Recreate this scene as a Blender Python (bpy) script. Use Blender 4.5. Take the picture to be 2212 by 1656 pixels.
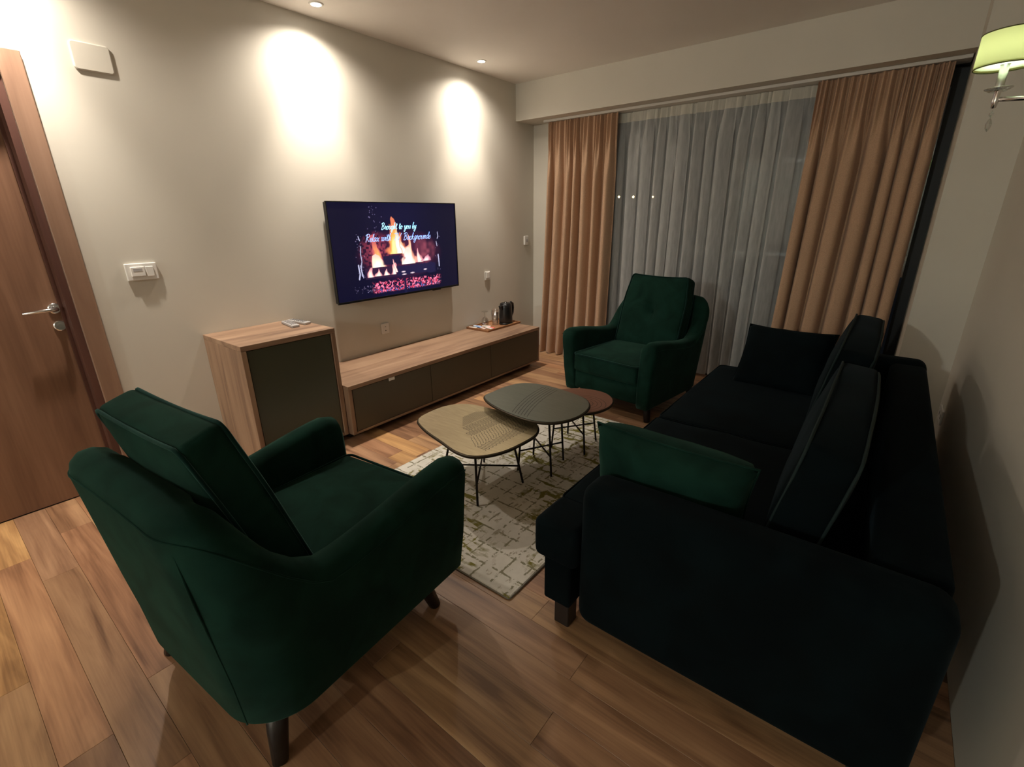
import bpy, bmesh, math, random
import numpy as np
from mathutils import Vector, Matrix, noise
random.seed(7)
C = bpy.context.scene.collection
for o in list(bpy.data.objects): bpy.data.objects.remove(o)
PI = math.pi

# ---------------------------------------------------------------- camera
cam_d = bpy.data.cameras.new('camera'); cam = bpy.data.objects.new('camera', cam_d); C.objects.link(cam)
cam_d.sensor_width = 36.0; cam_d.lens = 1022.04/2212*36
cam_d.clip_start = 0.02; cam_d.clip_end = 200
Rw = [[0.7875080222534294, 0.6161893542037131, -0.011907755980998047],
      [0.19591743601638914, -0.26861372489679664, -0.9431134741174214],
      [-0.5843350692464523, 0.7403764897422654, -0.33225770161978924]]
cp = (3.16099564, 0.05768975, 1.41610844)
m = Matrix.Identity(4)
for i in range(3):
    m[i][0] = Rw[0][i]; m[i][1] = -Rw[1][i]; m[i][2] = -Rw[2][i]; m[i][3] = cp[i]
cam.matrix_world = m
bpy.context.scene.camera = cam

# ---------------------------------------------------------------- world, exposure
w = bpy.data.worlds.new('night'); bpy.context.scene.world = w; w.use_nodes = True
w.node_tree.nodes['Background'].inputs[0].default_value = (0.03, 0.03, 0.035, 1)
w.node_tree.nodes['Background'].inputs[1].default_value = 0.12
vs = bpy.context.scene.view_settings
vs.view_transform = 'Standard'; vs.look = 'None'; vs.gamma = 1.0; vs.use_curve_mapping = False
vs.exposure = 0.13

# ---------------------------------------------------------------- lights of the room
def spot(loc, power, size, aim, col, rad=0.03, blend=1.0):
    l = bpy.data.lights.new('downlight_beam', 'SPOT'); l.energy = power; l.spot_size = math.radians(size); l.spot_blend = blend
    l.shadow_soft_size = rad; l.color = col
    o = bpy.data.objects.new('downlight_beam', l); C.objects.link(o); o.location = loc
    o.rotation_euler = Vector(aim).to_track_quat('-Z', 'Y').to_euler()
    return o
WARM = (1.0, 0.89, 0.765)
SPOTS = [(0.20, 0.563), (0.205, 1.997), (0.225, 3.431)]
SPOT_Z = 2.605
def wall_spot(x, y, p):
    spot((x, y, SPOT_Z-0.012), p, 150, (-0.0, 0, -1), WARM, 0.028, 1.0)
    spot((x, y, SPOT_Z-0.012), p*0.45, 66, (-0.22, 0, -1), WARM, 0.028, 0.9)
    spot((x, y, SPOT_Z-0.012), p*0.75, 64, (0, 0, -1), WARM, 0.028, 0.8)
wall_spot(*SPOTS[0], 68); wall_spot(*SPOTS[1], 74); wall_spot(*SPOTS[2], 64)
# downlights of the open kitchen area behind the camera
for (x, y, p) in ((1.5, -5.0, 170), (2.9, -4.6, 14)):
    l = bpy.data.lights.new('kitchen_lamp', 'POINT'); l.energy = p; l.shadow_soft_size = 0.045; l.color = (0.94, 1.0, 0.93)
    o = bpy.data.objects.new('kitchen_lamp', l); C.objects.link(o); o.location = (x, y, 2.45)

# ---------------------------------------------------------------- materials
def nodes(name):
    mt = bpy.data.materials.new(name); mt.use_nodes = True
    nt = mt.node_tree; b = nt.nodes['Principled BSDF']
    return mt, nt, b
def simple(name, col, rough=0.6, metal=0.0, **kw):
    mt, nt, b = nodes(name)
    b.inputs['Base Color'].default_value = (*col, 1); b.inputs['Roughness'].default_value = rough; b.inputs['Metallic'].default_value = metal
    for k, v in kw.items():
        k = k.replace('_', ' ')
        b.inputs[k].default_value = v
    return mt
def N(nt, t, **kw):
    n = nt.nodes.new(t)
    for k, v in kw.items():
        if k in n.inputs: n.inputs[k].default_value = v
        else: setattr(n, k, v)
    return n
def ramp(nt, fac, stops):
    r = nt.nodes.new('ShaderNodeValToRGB'); nt.links.new(fac, r.inputs[0])
    el = r.color_ramp.elements
    el[0].position, el[0].color = stops[0][0], (*stops[0][1], 1)
    el[1].position, el[1].color = stops[-1][0], (*stops[-1][1], 1)
    for p, c in stops[1:-1]:
        e = el.new(p); e.color = (*c, 1)
    return r
def mapping(nt, scale, src='Object', rnd=False):
    tc = nt.nodes.new('ShaderNodeTexCoord'); mp = nt.nodes.new('ShaderNodeMapping')
    mp.inputs['Scale'].default_value = scale
    nt.links.new(tc.outputs[src], mp.inputs[0])
    if rnd:
        oi = nt.nodes.new('ShaderNodeObjectInfo'); mu = nt.nodes.new('ShaderNodeMath'); mu.operation = 'MULTIPLY'; mu.inputs[1].default_value = 37.0
        nt.links.new(oi.outputs['Random'], mu.inputs[0]); cb = nt.nodes.new('ShaderNodeCombineXYZ')
        for i in range(3): nt.links.new(mu.outputs[0], cb.inputs[i])
        nt.links.new(cb.outputs[0], mp.inputs['Location'])
    return mp
def bump(nt, b, h, strength=0.2, dist=0.002):
    bp = nt.nodes.new('ShaderNodeBump'); bp.inputs['Strength'].default_value = strength; bp.inputs['Distance'].default_value = dist
    nt.links.new(h, bp.inputs['Height']); nt.links.new(bp.outputs[0], b.inputs['Normal'])
def paint(name, col, rough=0.75):
    mt, nt, b = nodes(name)
    mp = mapping(nt, (1, 1, 1)); n1 = N(nt, 'ShaderNodeTexNoise', Scale=1.3, Detail=3.0); nt.links.new(mp.outputs[0], n1.inputs['Vector'])
    r = ramp(nt, n1.outputs[0], [(0.3, tuple(c*0.97 for c in col)), (0.7, tuple(min(1, c*1.03) for c in col))])
    nt.links.new(r.outputs[0], b.inputs['Base Color']); b.inputs['Roughness'].default_value = rough
    n2 = N(nt, 'ShaderNodeTexNoise', Scale=220.0, Detail=2.0); nt.links.new(mp.outputs[0], n2.inputs['Vector'])
    bump(nt, b, n2.outputs[0], 0.12, 0.0006)
    return mt
def wood(name, dark, mid, light, axis='X', scale=1.0, rough=0.45, rnd=False, tint=False, gs=0.25):
    mt, nt, b = nodes(name)
    s = {'X': (0.9, 9, 9), 'Y': (9, 0.9, 9), 'Z': (9, 9, 0.9)}[axis]
    mp = mapping(nt, tuple(v*scale for v in s), rnd=rnd)
    n1 = N(nt, 'ShaderNodeTexNoise', Scale=1.6, Detail=5.0, Distortion=0.9); nt.links.new(mp.outputs[0], n1.inputs['Vector'])
    mp2 = mapping(nt, tuple(v*scale*(9 if v > 1 else 2.2) for v in s), rnd=rnd)
    n2 = N(nt, 'ShaderNodeTexNoise', Scale=2.0, Detail=4.0); nt.links.new(mp2.outputs[0], n2.inputs['Vector'])
    mx = nt.nodes.new('ShaderNodeMath'); mx.operation = 'MULTIPLY_ADD'; mx.inputs[1].default_value = gs
    nt.links.new(n2.outputs[0], mx.inputs[0]); nt.links.new(n1.outputs[0], mx.inputs[2])
    r = ramp(nt, mx.outputs[0], [(0.40, dark), (0.60, mid), (0.84, light)])
    out = r.outputs[0]
    if tint:
        oi = nt.nodes.new('ShaderNodeObjectInfo'); mm = nt.nodes.new('ShaderNodeMix'); mm.data_type = 'RGBA'; mm.blend_type = 'MULTIPLY'
        mm.inputs[0].default_value = 1.0; nt.links.new(out, mm.inputs[6]); nt.links.new(oi.outputs['Color'], mm.inputs[7]); out = mm.outputs[2]
    nt.links.new(out, b.inputs['Base Color']); b.inputs['Roughness'].default_value = rough
    bump(nt, b, n2.outputs[0], 0.10, 0.0008)
    return mt
def velvet(name, col, sheen=(0.10, 0.32, 0.24), sw=0.55):
    mt, nt, b = nodes(name)
    mp = mapping(nt, (1, 1, 1)); n1 = N(nt, 'ShaderNodeTexNoise', Scale=7.0, Detail=4.0, Distortion=0.8); nt.links.new(mp.outputs[0], n1.inputs['Vector'])
    r = ramp(nt, n1.outputs[0], [(0.35, tuple(c*0.72 for c in col)), (0.65, tuple(c*1.3 for c in col))])
    nt.links.new(r.outputs[0], b.inputs['Base Color']); b.inputs['Roughness'].default_value = 0.95
    b.inputs['Specular IOR Level'].default_value = 0.08
    b.inputs['Sheen Weight'].default_value = sw; b.inputs['Sheen Roughness'].default_value = 0.38; b.inputs['Sheen Tint'].default_value = (*sheen, 1)
    n2 = N(nt, 'ShaderNodeTexNoise', Scale=500.0, Detail=1.0); nt.links.new(mp.outputs[0], n2.inputs['Vector'])
    bump(nt, b, n2.outputs[0], 0.25, 0.0006)
    return mt
def fabric(name, col, rough=0.9, sc=260, trans=0.0):
    mt, nt, b = nodes(name)
    mp = mapping(nt, (1, 1, 1)); n1 = N(nt, 'ShaderNodeTexNoise', Scale=float(sc), Detail=2.0); nt.links.new(mp.outputs[0], n1.inputs['Vector'])
    r = ramp(nt, n1.outputs[0], [(0.35, tuple(c*0.86 for c in col)), (0.65, tuple(min(1, c*1.1) for c in col))])
    nt.links.new(r.outputs[0], b.inputs['Base Color']); b.inputs['Roughness'].default_value = rough
    b.inputs['Specular IOR Level'].default_value = 0.15; b.inputs['Sheen Weight'].default_value = 0.15
    bump(nt, b, n1.outputs[0], 0.2, 0.0006)
    return mt

M_wall = paint('wall_paint', (0.64, 0.605, 0.53))
M_ceil = paint('ceiling_paint', (0.82, 0.785, 0.74))
M_plank = wood('plank_wood', (0.175, 0.092, 0.052), (0.355, 0.205, 0.118), (0.52, 0.325, 0.19), 'X', 1.0, 0.40, rnd=True, tint=True)
M_under = simple('floor_base', (0.14, 0.085, 0.05), 0.8)
M_cab = wood('cabinet_wood', (0.165, 0.095, 0.060), (0.28, 0.172, 0.108), (0.37, 0.242, 0.155), 'Y', 0.8, 0.5, gs=0.2)
M_cabz = wood('cabinet_wood_upright', (0.165, 0.095, 0.060), (0.28, 0.172, 0.108), (0.37, 0.242, 0.155), 'Z', 0.8, 0.5, gs=0.2)
M_olive = simple('olive_panel', (0.055, 0.058, 0.036), 0.33, Specular_IOR_Level=0.45)
M_oliveg = simple('olive_door', (0.075, 0.064, 0.04), 0.42, Specular_IOR_Level=0.4)
M_dark = simple('dark_plinth', (0.015, 0.011, 0.008), 0.7)
M_doorw = wood('door_wood', (0.145, 0.070, 0.040), (0.195, 0.098, 0.056), (0.25, 0.132, 0.078), 'Z', 0.7, 0.5, gs=0.3)
M_case = wood('casing_wood', (0.225, 0.128, 0.082), (0.285, 0.168, 0.110), (0.335, 0.205, 0.138), 'Z', 0.7, 0.5, gs=0.2)
M_chrome = simple('chrome', (0.75, 0.75, 0.76), 0.18, 1.0)
M_steel = simple('brushed_steel', (0.6, 0.6, 0.6), 0.32, 1.0)
M_white = simple('white_plastic', (0.78, 0.76, 0.72), 0.4)
M_offw = simple('cover_plate', (0.62, 0.585, 0.51), 0.45)
M_grey = simple('grey_plastic', (0.22, 0.21, 0.21), 0.4)
M_lgrey = simple('light_grey_plastic', (0.42, 0.40, 0.40), 0.35)
M_blackp = simple('black_plastic', (0.008, 0.008, 0.008), 0.3)
M_blackm = simple('black_metal', (0.022, 0.018, 0.015), 0.45, 0.6)
M_frame = simple('black_window_frame', (0.003, 0.003, 0.003), 0.55)
M_velvet = velvet('green_velvet', (0.0058, 0.0250, 0.0175), (0.26, 0.56, 0.44), 0.16)
M_velvet2 = velvet('dark_green_velvet', (0.0016, 0.0042, 0.0052), (0.10, 0.16, 0.20), 0.12)
M_pipe = velvet('velvet_piping', (0.004, 0.020, 0.016), (0.25, 0.5, 0.45), 0.6)
M_pipe2 = simple('sofa_piping', (0.010, 0.020, 0.020), 0.8, Specular_IOR_Level=0.2)
M_legw = simple('black_stained_leg', (0.012, 0.009, 0.008), 0.4)
M_curt = fabric('tan_curtain', (0.50, 0.325, 0.215), 0.9)
M_rail = simple('white_rail', (0.6, 0.57, 0.52), 0.4)
M_brass = None

# sheer voile: thread with gaps between, part transparent
def sheer_mat(name, gap, col):
    mt = bpy.data.materials.new(name); mt.use_nodes = True; nt = mt.node_tree
    for n in list(nt.nodes): nt.nodes.remove(n)
    out = nt.nodes.new('ShaderNodeOutputMaterial'); tr = nt.nodes.new('ShaderNodeBsdfTransparent')
    df = nt.nodes.new('ShaderNodeBsdfDiffuse'); df.inputs[0].default_value = (*col, 1)
    tl = nt.nodes.new('ShaderNodeBsdfTranslucent'); tl.inputs[0].default_value = (*col, 1)
    m1 = nt.nodes.new('ShaderNodeMixShader'); m1.inputs[0].default_value = 0.3
    nt.links.new(df.outputs[0], m1.inputs[1]); nt.links.new(tl.outputs[0], m1.inputs[2])
    tc = nt.nodes.new('ShaderNodeTexCoord'); mp = nt.nodes.new('ShaderNodeMapping'); mp.inputs['Scale'].default_value = (1, 1, 0.15)
    nz = nt.nodes.new('ShaderNodeTexNoise'); nz.inputs['Scale'].default_value = 60; nt.links.new(tc.outputs['Object'], mp.inputs[0]); nt.links.new(mp.outputs[0], nz.inputs[0])
    mr = nt.nodes.new('ShaderNodeMapRange'); mr.inputs['From Min'].default_value = 0.3; mr.inputs['From Max'].default_value = 0.7
    mr.inputs['To Min'].default_value = 1-gap-0.06; mr.inputs['To Max'].default_value = 1-gap+0.06
    nt.links.new(nz.outputs[0], mr.inputs[0])
    m2 = nt.nodes.new('ShaderNodeMixShader'); nt.links.new(mr.outputs[0], m2.inputs[0])
    nt.links.new(tr.outputs[0], m2.inputs[1]); nt.links.new(m1.outputs[0], m2.inputs[2]); nt.links.new(m2.outputs[0], out.inputs[0])
    return mt
M_sheer = sheer_mat('white_voile', 0.46, (0.78, 0.80, 0.80))
M_sheertop = sheer_mat('voile_heading', 0.07, (0.80, 0.78, 0.70))
def glass(name, rough=0.0, tint=(1, 1, 1), f0=0.05):
    mt = bpy.data.materials.new(name); mt.use_nodes = True; nt = mt.node_tree
    for n in list(nt.nodes): nt.nodes.remove(n)
    out = nt.nodes.new('ShaderNodeOutputMaterial'); tr = nt.nodes.new('ShaderNodeBsdfTransparent'); tr.inputs[0].default_value = (*tint, 1)
    gl = nt.nodes.new('ShaderNodeBsdfGlossy'); gl.inputs['Roughness'].default_value = rough
    lw = nt.nodes.new('ShaderNodeLayerWeight'); lw.inputs[0].default_value = 0.5
    pw = nt.nodes.new('ShaderNodeMath'); pw.operation = 'POWER'; pw.inputs[1].default_value = 3.0; nt.links.new(lw.outputs['Facing'], pw.inputs[0])
    fr = nt.nodes.new('ShaderNodeMath'); fr.operation = 'MULTIPLY_ADD'; fr.inputs[1].default_value = 0.6; fr.inputs[2].default_value = f0; nt.links.new(pw.outputs[0], fr.inputs[0])
    m2 = nt.nodes.new('ShaderNodeMixShader'); nt.links.new(fr.outputs[0], m2.inputs[0])
    nt.links.new(tr.outputs[0], m2.inputs[1]); nt.links.new(gl.outputs[0], m2.inputs[2]); nt.links.new(m2.outputs[0], out.inputs[0])
    return mt
M_pane = glass('window_pane', 0.004, (0.85, 0.9, 0.92), 0.055)
M_glass = glass('clear_glass', 0.03, (0.95, 0.96, 0.96), 0.3)
M_crystal = glass('crystal', 0.05, (0.9, 0.92, 0.92), 0.35)
def emis(name, col, s):
    mt = bpy.data.materials.new(name); mt.use_nodes = True; nt = mt.node_tree
    b = nt.nodes['Principled BSDF']; b.inputs['Base Color'].default_value = (*col, 1)
    b.inputs['Emission Color'].default_value = (*col, 1); b.inputs['Emission Strength'].default_value = s
    return mt
M_bulb = emis('lit_lamp_face', (1.0, 0.93, 0.82), 40)

# ---------------------------------------------------------------- mesh helpers
def link(name, me, mat, parent=None, label=None, cat=None, group=None, kind=None, smooth=False):
    o = bpy.data.objects.new(name, me); C.objects.link(o)
    if mat is not None and not me.materials: me.materials.append(mat)
    if parent is not None: o.parent = parent
    if label: o['label'] = label
    if cat: o['category'] = cat
    if group: o['group'] = group
    if kind: o['kind'] = kind
    if smooth:
        me.polygons.foreach_set('use_smooth', [True]*len(me.polygons))
    return o
def empty(name, loc, label, cat, group=None, rz=0.0):
    o = bpy.data.objects.new(name, None); C.objects.link(o); o.location = loc; o.rotation_euler = (0, 0, rz)
    o.empty_display_size = 0.1
    o['label'] = label; o['category'] = cat
    if group: o['group'] = group
    return o
def tomesh(bm, name='m'):
    me = bpy.data.meshes.new(name); bmesh.ops.recalc_face_normals(bm, faces=bm.faces); bm.to_mesh(me); bm.free(); return me
def box(bm, x0, x1, y0, y1, z0, z1, bev=0.0, seg=1):
    r = bmesh.ops.create_cube(bm, size=1.0)
    vs_ = r['verts']
    for v in vs_:
        v.co = Vector(((x0+x1)/2+v.co.x*(x1-x0), (y0+y1)/2+v.co.y*(y1-y0), (z0+z1)/2+v.co.z*(z1-z0)))
    if bev > 0:
        es = list({e for v in vs_ for e in v.link_edges})
        bmesh.ops.bevel(bm, geom=es, offset=bev, segments=seg, affect='EDGES', profile=0.5)
    return vs_
def boxm(x0, x1, y0, y1, z0, z1, bev=0.0, seg=1):
    bm = bmesh.new(); box(bm, x0, x1, y0, y1, z0, z1, bev, seg); return tomesh(bm)
def part(name, b6, mat, parent=None, bev=0.0, seg=1, **kw):
    return link(name, boxm(*b6, bev, seg), mat, parent, **kw)
def frame_of(d):
    d = d.normalized(); a = Vector((0, 0, 1)) if abs(d.z) < 0.95 else Vector((1, 0, 0))
    u = d.cross(a).normalized(); return u, d.cross(u).normalized()
def tube(bm, pts, r, seg=8, closed=False, cap=True):
    pts = [Vector(p) for p in pts]; n = len(pts); rs = r if isinstance(r, (list, tuple)) else [r]*n
    rings = []; pu = None
    for i, p in enumerate(pts):
        if closed: d = pts[(i+1) % n]-pts[i-1]
        else: d = pts[min(i+1, n-1)]-pts[max(i-1, 0)]
        if d.length < 1e-9: d = Vector((0, 0, 1))
        d.normalize()
        if pu is None: u, v = frame_of(d)
        else:
            u = (pu-d*pu.dot(d))
            u = u.normalized() if u.length > 1e-6 else frame_of(d)[0]
            v = d.cross(u)
        pu = u
        rings.append([bm.verts.new(p+(u*math.cos(2*PI*k/seg)+v*math.sin(2*PI*k/seg))*rs[i]) for k in range(seg)])
    m_ = n if closed else n-1
    for i in range(m_):
        a, b = rings[i], rings[(i+1) % n]
        for k in range(seg): bm.faces.new((a[k], a[(k+1) % seg], b[(k+1) % seg], b[k]))
    if cap and not closed:
        bm.faces.new(rings[0]); bm.faces.new(rings[-1][::-1])
def tubem(pts, r, seg=8, closed=False):
    bm = bmesh.new(); tube(bm, pts, r, seg, closed); return tomesh(bm)
def lathe(bm, prof, cx=0, cy=0, seg=32):
    rings = []
    for r, z in prof:
        if r < 1e-6: rings.append([bm.verts.new((cx, cy, z))])
        else: rings.append([bm.verts.new((cx+r*math.cos(2*PI*k/seg), cy+r*math.sin(2*PI*k/seg), z)) for k in range(seg)])
    for a, b in zip(rings, rings[1:]):
        if len(a) == 1 and len(b) == 1: continue
        for k in range(seg):
            k2 = (k+1) % seg
            if len(a) == 1: bm.faces.new((a[0], b[k], b[k2]))
            elif len(b) == 1: bm.faces.new((a[k], a[k2], b[0]))
            else: bm.faces.new((a[k], a[k2], b[k2], b[k]))
def lathem(prof, cx=0, cy=0, seg=32):
    bm = bmesh.new(); lathe(bm, prof, cx, cy, seg); return tomesh(bm)
def smoothstep(a, b, x):
    t = min(1, max(0, (x-a)/(b-a))); return t*t*(3-2*t)
def cushion(hx, hy, hz, r, bulge=(0, 0, 0), n=12, fn=None, seed=0, wob=0.0):
    """rounded puffy box centred at the origin; bulge per axis on both faces; fn reshapes a point"""
    def coords(h, rr):
        arc = [rr*math.tan(PI/4*k/3) for k in range(1, 4)]
        inner = [-(h-rr)+2*(h-rr)*i/n for i in range(n+1)]
        return [-(h-rr)-a for a in arc[::-1]]+inner+[(h-rr)+a for a in arc]
    H = (hx, hy, hz); rr = [min(r, h*0.98) for h in H]; R_ = min(rr)
    cs = [coords(h, R_) for h in H]
    bm = bmesh.new(); cache = {}
    def vert(p):
        key = tuple(round(c, 6) for c in p)
        if key in cache: return cache[key]
        q = Vector(p); inn = Vector([max(-(H[i]-R_), min(H[i]-R_, q[i])) for i in range(3)])
        d = q-inn
        if d.length > 1e-9: q = inn+d.normalized()*R_
        uv_ = [q[i]/H[i] for i in range(3)]
        for i in range(3):
            j, k = (i+1) % 3, (i+2) % 3
            f = max(0, 1-uv_[j]**2)**0.6*max(0, 1-uv_[k]**2)**0.6
            q[i] += bulge[i]*f*max(-1, min(1, uv_[i]))
        if wob:
            nv = noise.noise_vector(q*7+Vector((seed*3.1, seed, 0)))
            q += nv*wob
        if fn: q = fn(q)
        cache[key] = bm.verts.new(q); return cache[key]
    for ax in range(3):
        j, k = (ax+1) % 3, (ax+2) % 3
        for s in (-1, 1):
            for a in range(len(cs[j])-1):
                for b in range(len(cs[k])-1):
                    vs4 = []
                    for (aa, bb) in ((a, b), (a+1, b), (a+1, b+1), (a, b+1)):
                        p = [0, 0, 0]; p[ax] = s*H[ax]; p[j] = cs[j][aa]; p[k] = cs[k][bb]; vs4.append(vert(p))
                    if s < 0: vs4 = vs4[::-1]
                    if len(set(vs4)) >= 3:
                        try: bm.faces.new(vs4)
                        except ValueError: pass
    return tomesh(bm)
def edge_loop(hx, hy, z, r, n=8, k=6):
    """rounded-rectangle loop of points at height z"""
    out = []
    for cx, cy, a0 in ((hx-r, hy-r, 0), (-hx+r, hy-r, 90), (-hx+r, -hy+r, 180), (hx-r, -hy+r, 270)):
        for i in range(k+1):
            a = math.radians(a0+90*i/k); out.append(Vector((cx+r*math.cos(a), cy+r*math.sin(a), z)))
    res = []
    for i, p in enumerate(out):
        q = out[(i+1) % len(out)]; res.append(p)
        L = (q-p).length
        if L > 0.08:
            for t in range(1, n): res.append(p.lerp(q, t/n))
    return res

# ================================================================ STRUCTURE
W, YW, YB, HC, HB = 3.56, 4.474, 4.176, 2.605, 2.29
YR = -6.6
def struct(name, b6, mat, parent=None, **kw):
    return part(name, b6, mat, parent, kind=None if parent else 'structure', **kw)
# floor with planks
fl = struct('floor', (-0.12, W+0.1, YR, YW+0.12, -0.12, -0.006), M_under)
fl['label'] = 'wood plank floor'
PW, PL = 0.12, 1.25
palette = [(1.0, 0.93, 0.86), (0.92, 0.86, 0.84), (0.80, 0.72, 0.68), (1.08, 1.05, 0.92), (1.12, 0.98, 0.88), (0.86, 0.80, 0.74), (1.02, 1.0, 0.90), (0.95, 0.82, 0.76), (0.74, 0.66, 0.62)]
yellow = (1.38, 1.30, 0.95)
full = boxm(0.0004, PL-0.0004, 0.0004, PW-0.0004, -0.006, 0.0, 0.0006)
joints = {-2: 1.202, -1: 0.38, 0: 0.62, 1: 0.25, 6: 2.617, 9: 2.36, 7: 1.9, 8: 1.35, 5: 0.8, 4: 1.75, 3: 0.1, 2: 1.45}
rowy = lambda k: 0.09+PW*k
k0, k1 = -5, 37
for k in range(k0, k1):
    y0 = rowy(k)
    j = joints.get(k, random.uniform(0, PL)); x = j-PL*math.ceil(j/PL)
    while x < W:
        a, b = max(x, -0.1), min(x+PL, W)
        if b-a > 0.03:
            y1 = min(y0+PW, YW+0.1)
            if a == x and b == x+PL and y1 == y0+PW: me = full; 
            else: me = boxm(a-x+0.0004, b-x-0.0004, 0.0004, y1-y0-0.0004, -0.006, 0.0, 0.0006)
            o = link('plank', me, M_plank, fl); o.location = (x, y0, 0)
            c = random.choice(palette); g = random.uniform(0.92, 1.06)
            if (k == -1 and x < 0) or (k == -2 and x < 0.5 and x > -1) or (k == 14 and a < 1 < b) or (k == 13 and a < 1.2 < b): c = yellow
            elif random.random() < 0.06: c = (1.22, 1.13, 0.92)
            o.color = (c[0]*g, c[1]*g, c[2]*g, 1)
        x += PL
bm = bmesh.new()
for k in range(-56, k0):
    x = -random.uniform(0, PL)
    while x < W:
        a, b = max(x, -0.1), min(x+PL, W)
        if b-a > 0.03: box(bm, a+0.0008, b-0.0008, rowy(k)+0.0007, rowy(k)+PW-0.0007, -0.006, 0.0)
        x += PL
o = link('rear_planks', tomesh(bm), M_plank, fl, kind='stuff'); o.color = (0.95, 0.88, 0.82, 1)

# left wall with the door opening (y -0.32..0.56, z 0..2.03)
DY0, DY1, DZ = -0.34, 0.562, 2.035
bm = bmesh.new()
box(bm, -0.14, 0, DY1, YW, 0, HC); box(bm, -0.14, 0, YR, DY0, 0, HC); box(bm, -0.14, 0, DY0, DY1, DZ, HC)
wl = link('wall_left', tomesh(bm), M_wall, kind='structure')
# right wall: main plane at x=W, pier at x=3.30 beside the window
struct('wall_right', (W, W+0.12, YR, 3.80, 0, HC), M_wall)
struct('trim_1', (3.303, W+0.12, 3.80, YW+0.12, 0, HC), M_wall)['label'] = 'wall pier beside the window, painted like the wall'
struct('wall_back', (-0.14, W+0.12, YR-0.12, YR, 0, HC), M_wall)
# window wall: solid piece at the left, opening from x=0.62 to 3.30
WX0 = 0.62
bm = bmesh.new(); box(bm, 0, WX0, YW, YW+0.12, 0, HC); box(bm, WX0, 3.303, YW, YW+0.12, HB, HC)
link('wall_window', tomesh(bm), M_wall, kind='structure')
struct('ceiling', (-0.14, W+0.12, YR-0.12, YW+0.12, HC, HC+0.12), M_ceil)
struct('trim_2', (0, 3.303, YB, YW, HB, HC), M_wall)['label'] = 'dropped beam above the curtains'

# door in the left wall
d = empty('door_1', (0, 0, 0), 'reddish brown wooden door in its frame at the left wall', 'door'); del d['category']; d['kind'] = 'structure'
LX = -0.095
part('door_leaf', (LX-0.04, LX, DY0+0.03, DY1-0.035, 0.006, DZ-0.03), M_doorw, d, 0.002)
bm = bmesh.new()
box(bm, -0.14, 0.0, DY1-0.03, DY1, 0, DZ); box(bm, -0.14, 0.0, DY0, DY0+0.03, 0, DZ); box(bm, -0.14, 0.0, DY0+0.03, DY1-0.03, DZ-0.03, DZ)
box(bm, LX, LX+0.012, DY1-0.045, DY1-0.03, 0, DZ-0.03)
M_jamb_shaded = wood('shaded_jamb_wood', (0.075, 0.028, 0.02), (0.10, 0.040, 0.028), (0.13, 0.055, 0.038), 'Z', 0.7, 0.5)  # wood colour darkened to carry the shade on the door reveal
link('door_jamb', tomesh(bm), M_jamb_shaded, d)
part('casing', (0.0, 0.016, DY1, DY1+0.083, 0, DZ+0.083), M_case, d, 0.003)
part('casing', (0.0, 0.016, DY0-0.083, DY0, 0, DZ+0.083), M_case, d, 0.003)
part('casing', (0.0, 0.0155, DY0+0.0005, DY1-0.0005, DZ, DZ+0.083), M_case, d, 0.003)
# lever handle
hy = 0.50
h = link('handle', tubem([(LX, hy, 1.012), (LX+0.05, hy, 1.012), (LX+0.058, hy-0.008, 1.012), (LX+0.058, hy-0.03, 1.012), (LX+0.058, hy-0.125, 1.008)], [0.011, 0.010, 0.010, 0.009, 0.008], 12), M_chrome, d, smooth=True)
bm = bmesh.new(); lathe(bm, [(0, 0), (0.026, 0), (0.026, 0.006), (0.022, 0.009), (0, 0.009)], seg=24)
bmesh.ops.rotate(bm, verts=bm.verts, matrix=Matrix.Rotation(PI/2, 3, 'Y')); bmesh.ops.translate(bm, verts=bm.verts, vec=(LX, hy, 1.012))
link('rose', tomesh(bm), M_chrome, h)
bm = bmesh.new(); lathe(bm, [(0, 0), (0.026, 0), (0.026, 0.006), (0.022, 0.009), (0.011, 0.009), (0.011, 0.016), (0, 0.016)], seg=24)
bmesh.ops.rotate(bm, verts=bm.verts, matrix=Matrix.Rotation(PI/2, 3, 'Y')); bmesh.ops.translate(bm, verts=bm.verts, vec=(LX, hy, 0.925))
link('keyhole', tomesh(bm), M_chrome, d)

# window: black frames, panes, sill
wd = empty('window_1', (0, 0, 0), 'wide black-framed sliding window behind the curtains', 'window'); del wd['category']; wd['kind'] = 'structure'
Yg = YW+0.03
xs = [WX0, 1.96, 3.303]
for i in range(2):
    a, b = xs[i], xs[i+1]; yy = Yg+0.03*i; t = 0.07
    bm = bmesh.new()
    box(bm, a, a+t, yy, yy+0.03, 0.03, HB-0.02); box(bm, b-t, b, yy, yy+0.03, 0.03, HB-0.02)
    box(bm, a+t, b-t, yy, yy+0.03, 0.03, 0.10); box(bm, a+t, b-t, yy, yy+0.03, HB-0.12, HB-0.02)
    link('window_frame', tomesh(bm), M_frame, wd)
    part('pane', (a+t, b-t, yy+0.012, yy+0.016, 0.10, HB-0.12), M_pane, wd)
bm = bmesh.new(); box(bm, WX0, 3.303, YW+0.001, YW+0.12, 0.0, 0.03); box(bm, WX0, 3.303, YW+0.001, YW+0.12, HB-0.02, HB)
link('window_track', tomesh(bm), M_frame, wd)

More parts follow.
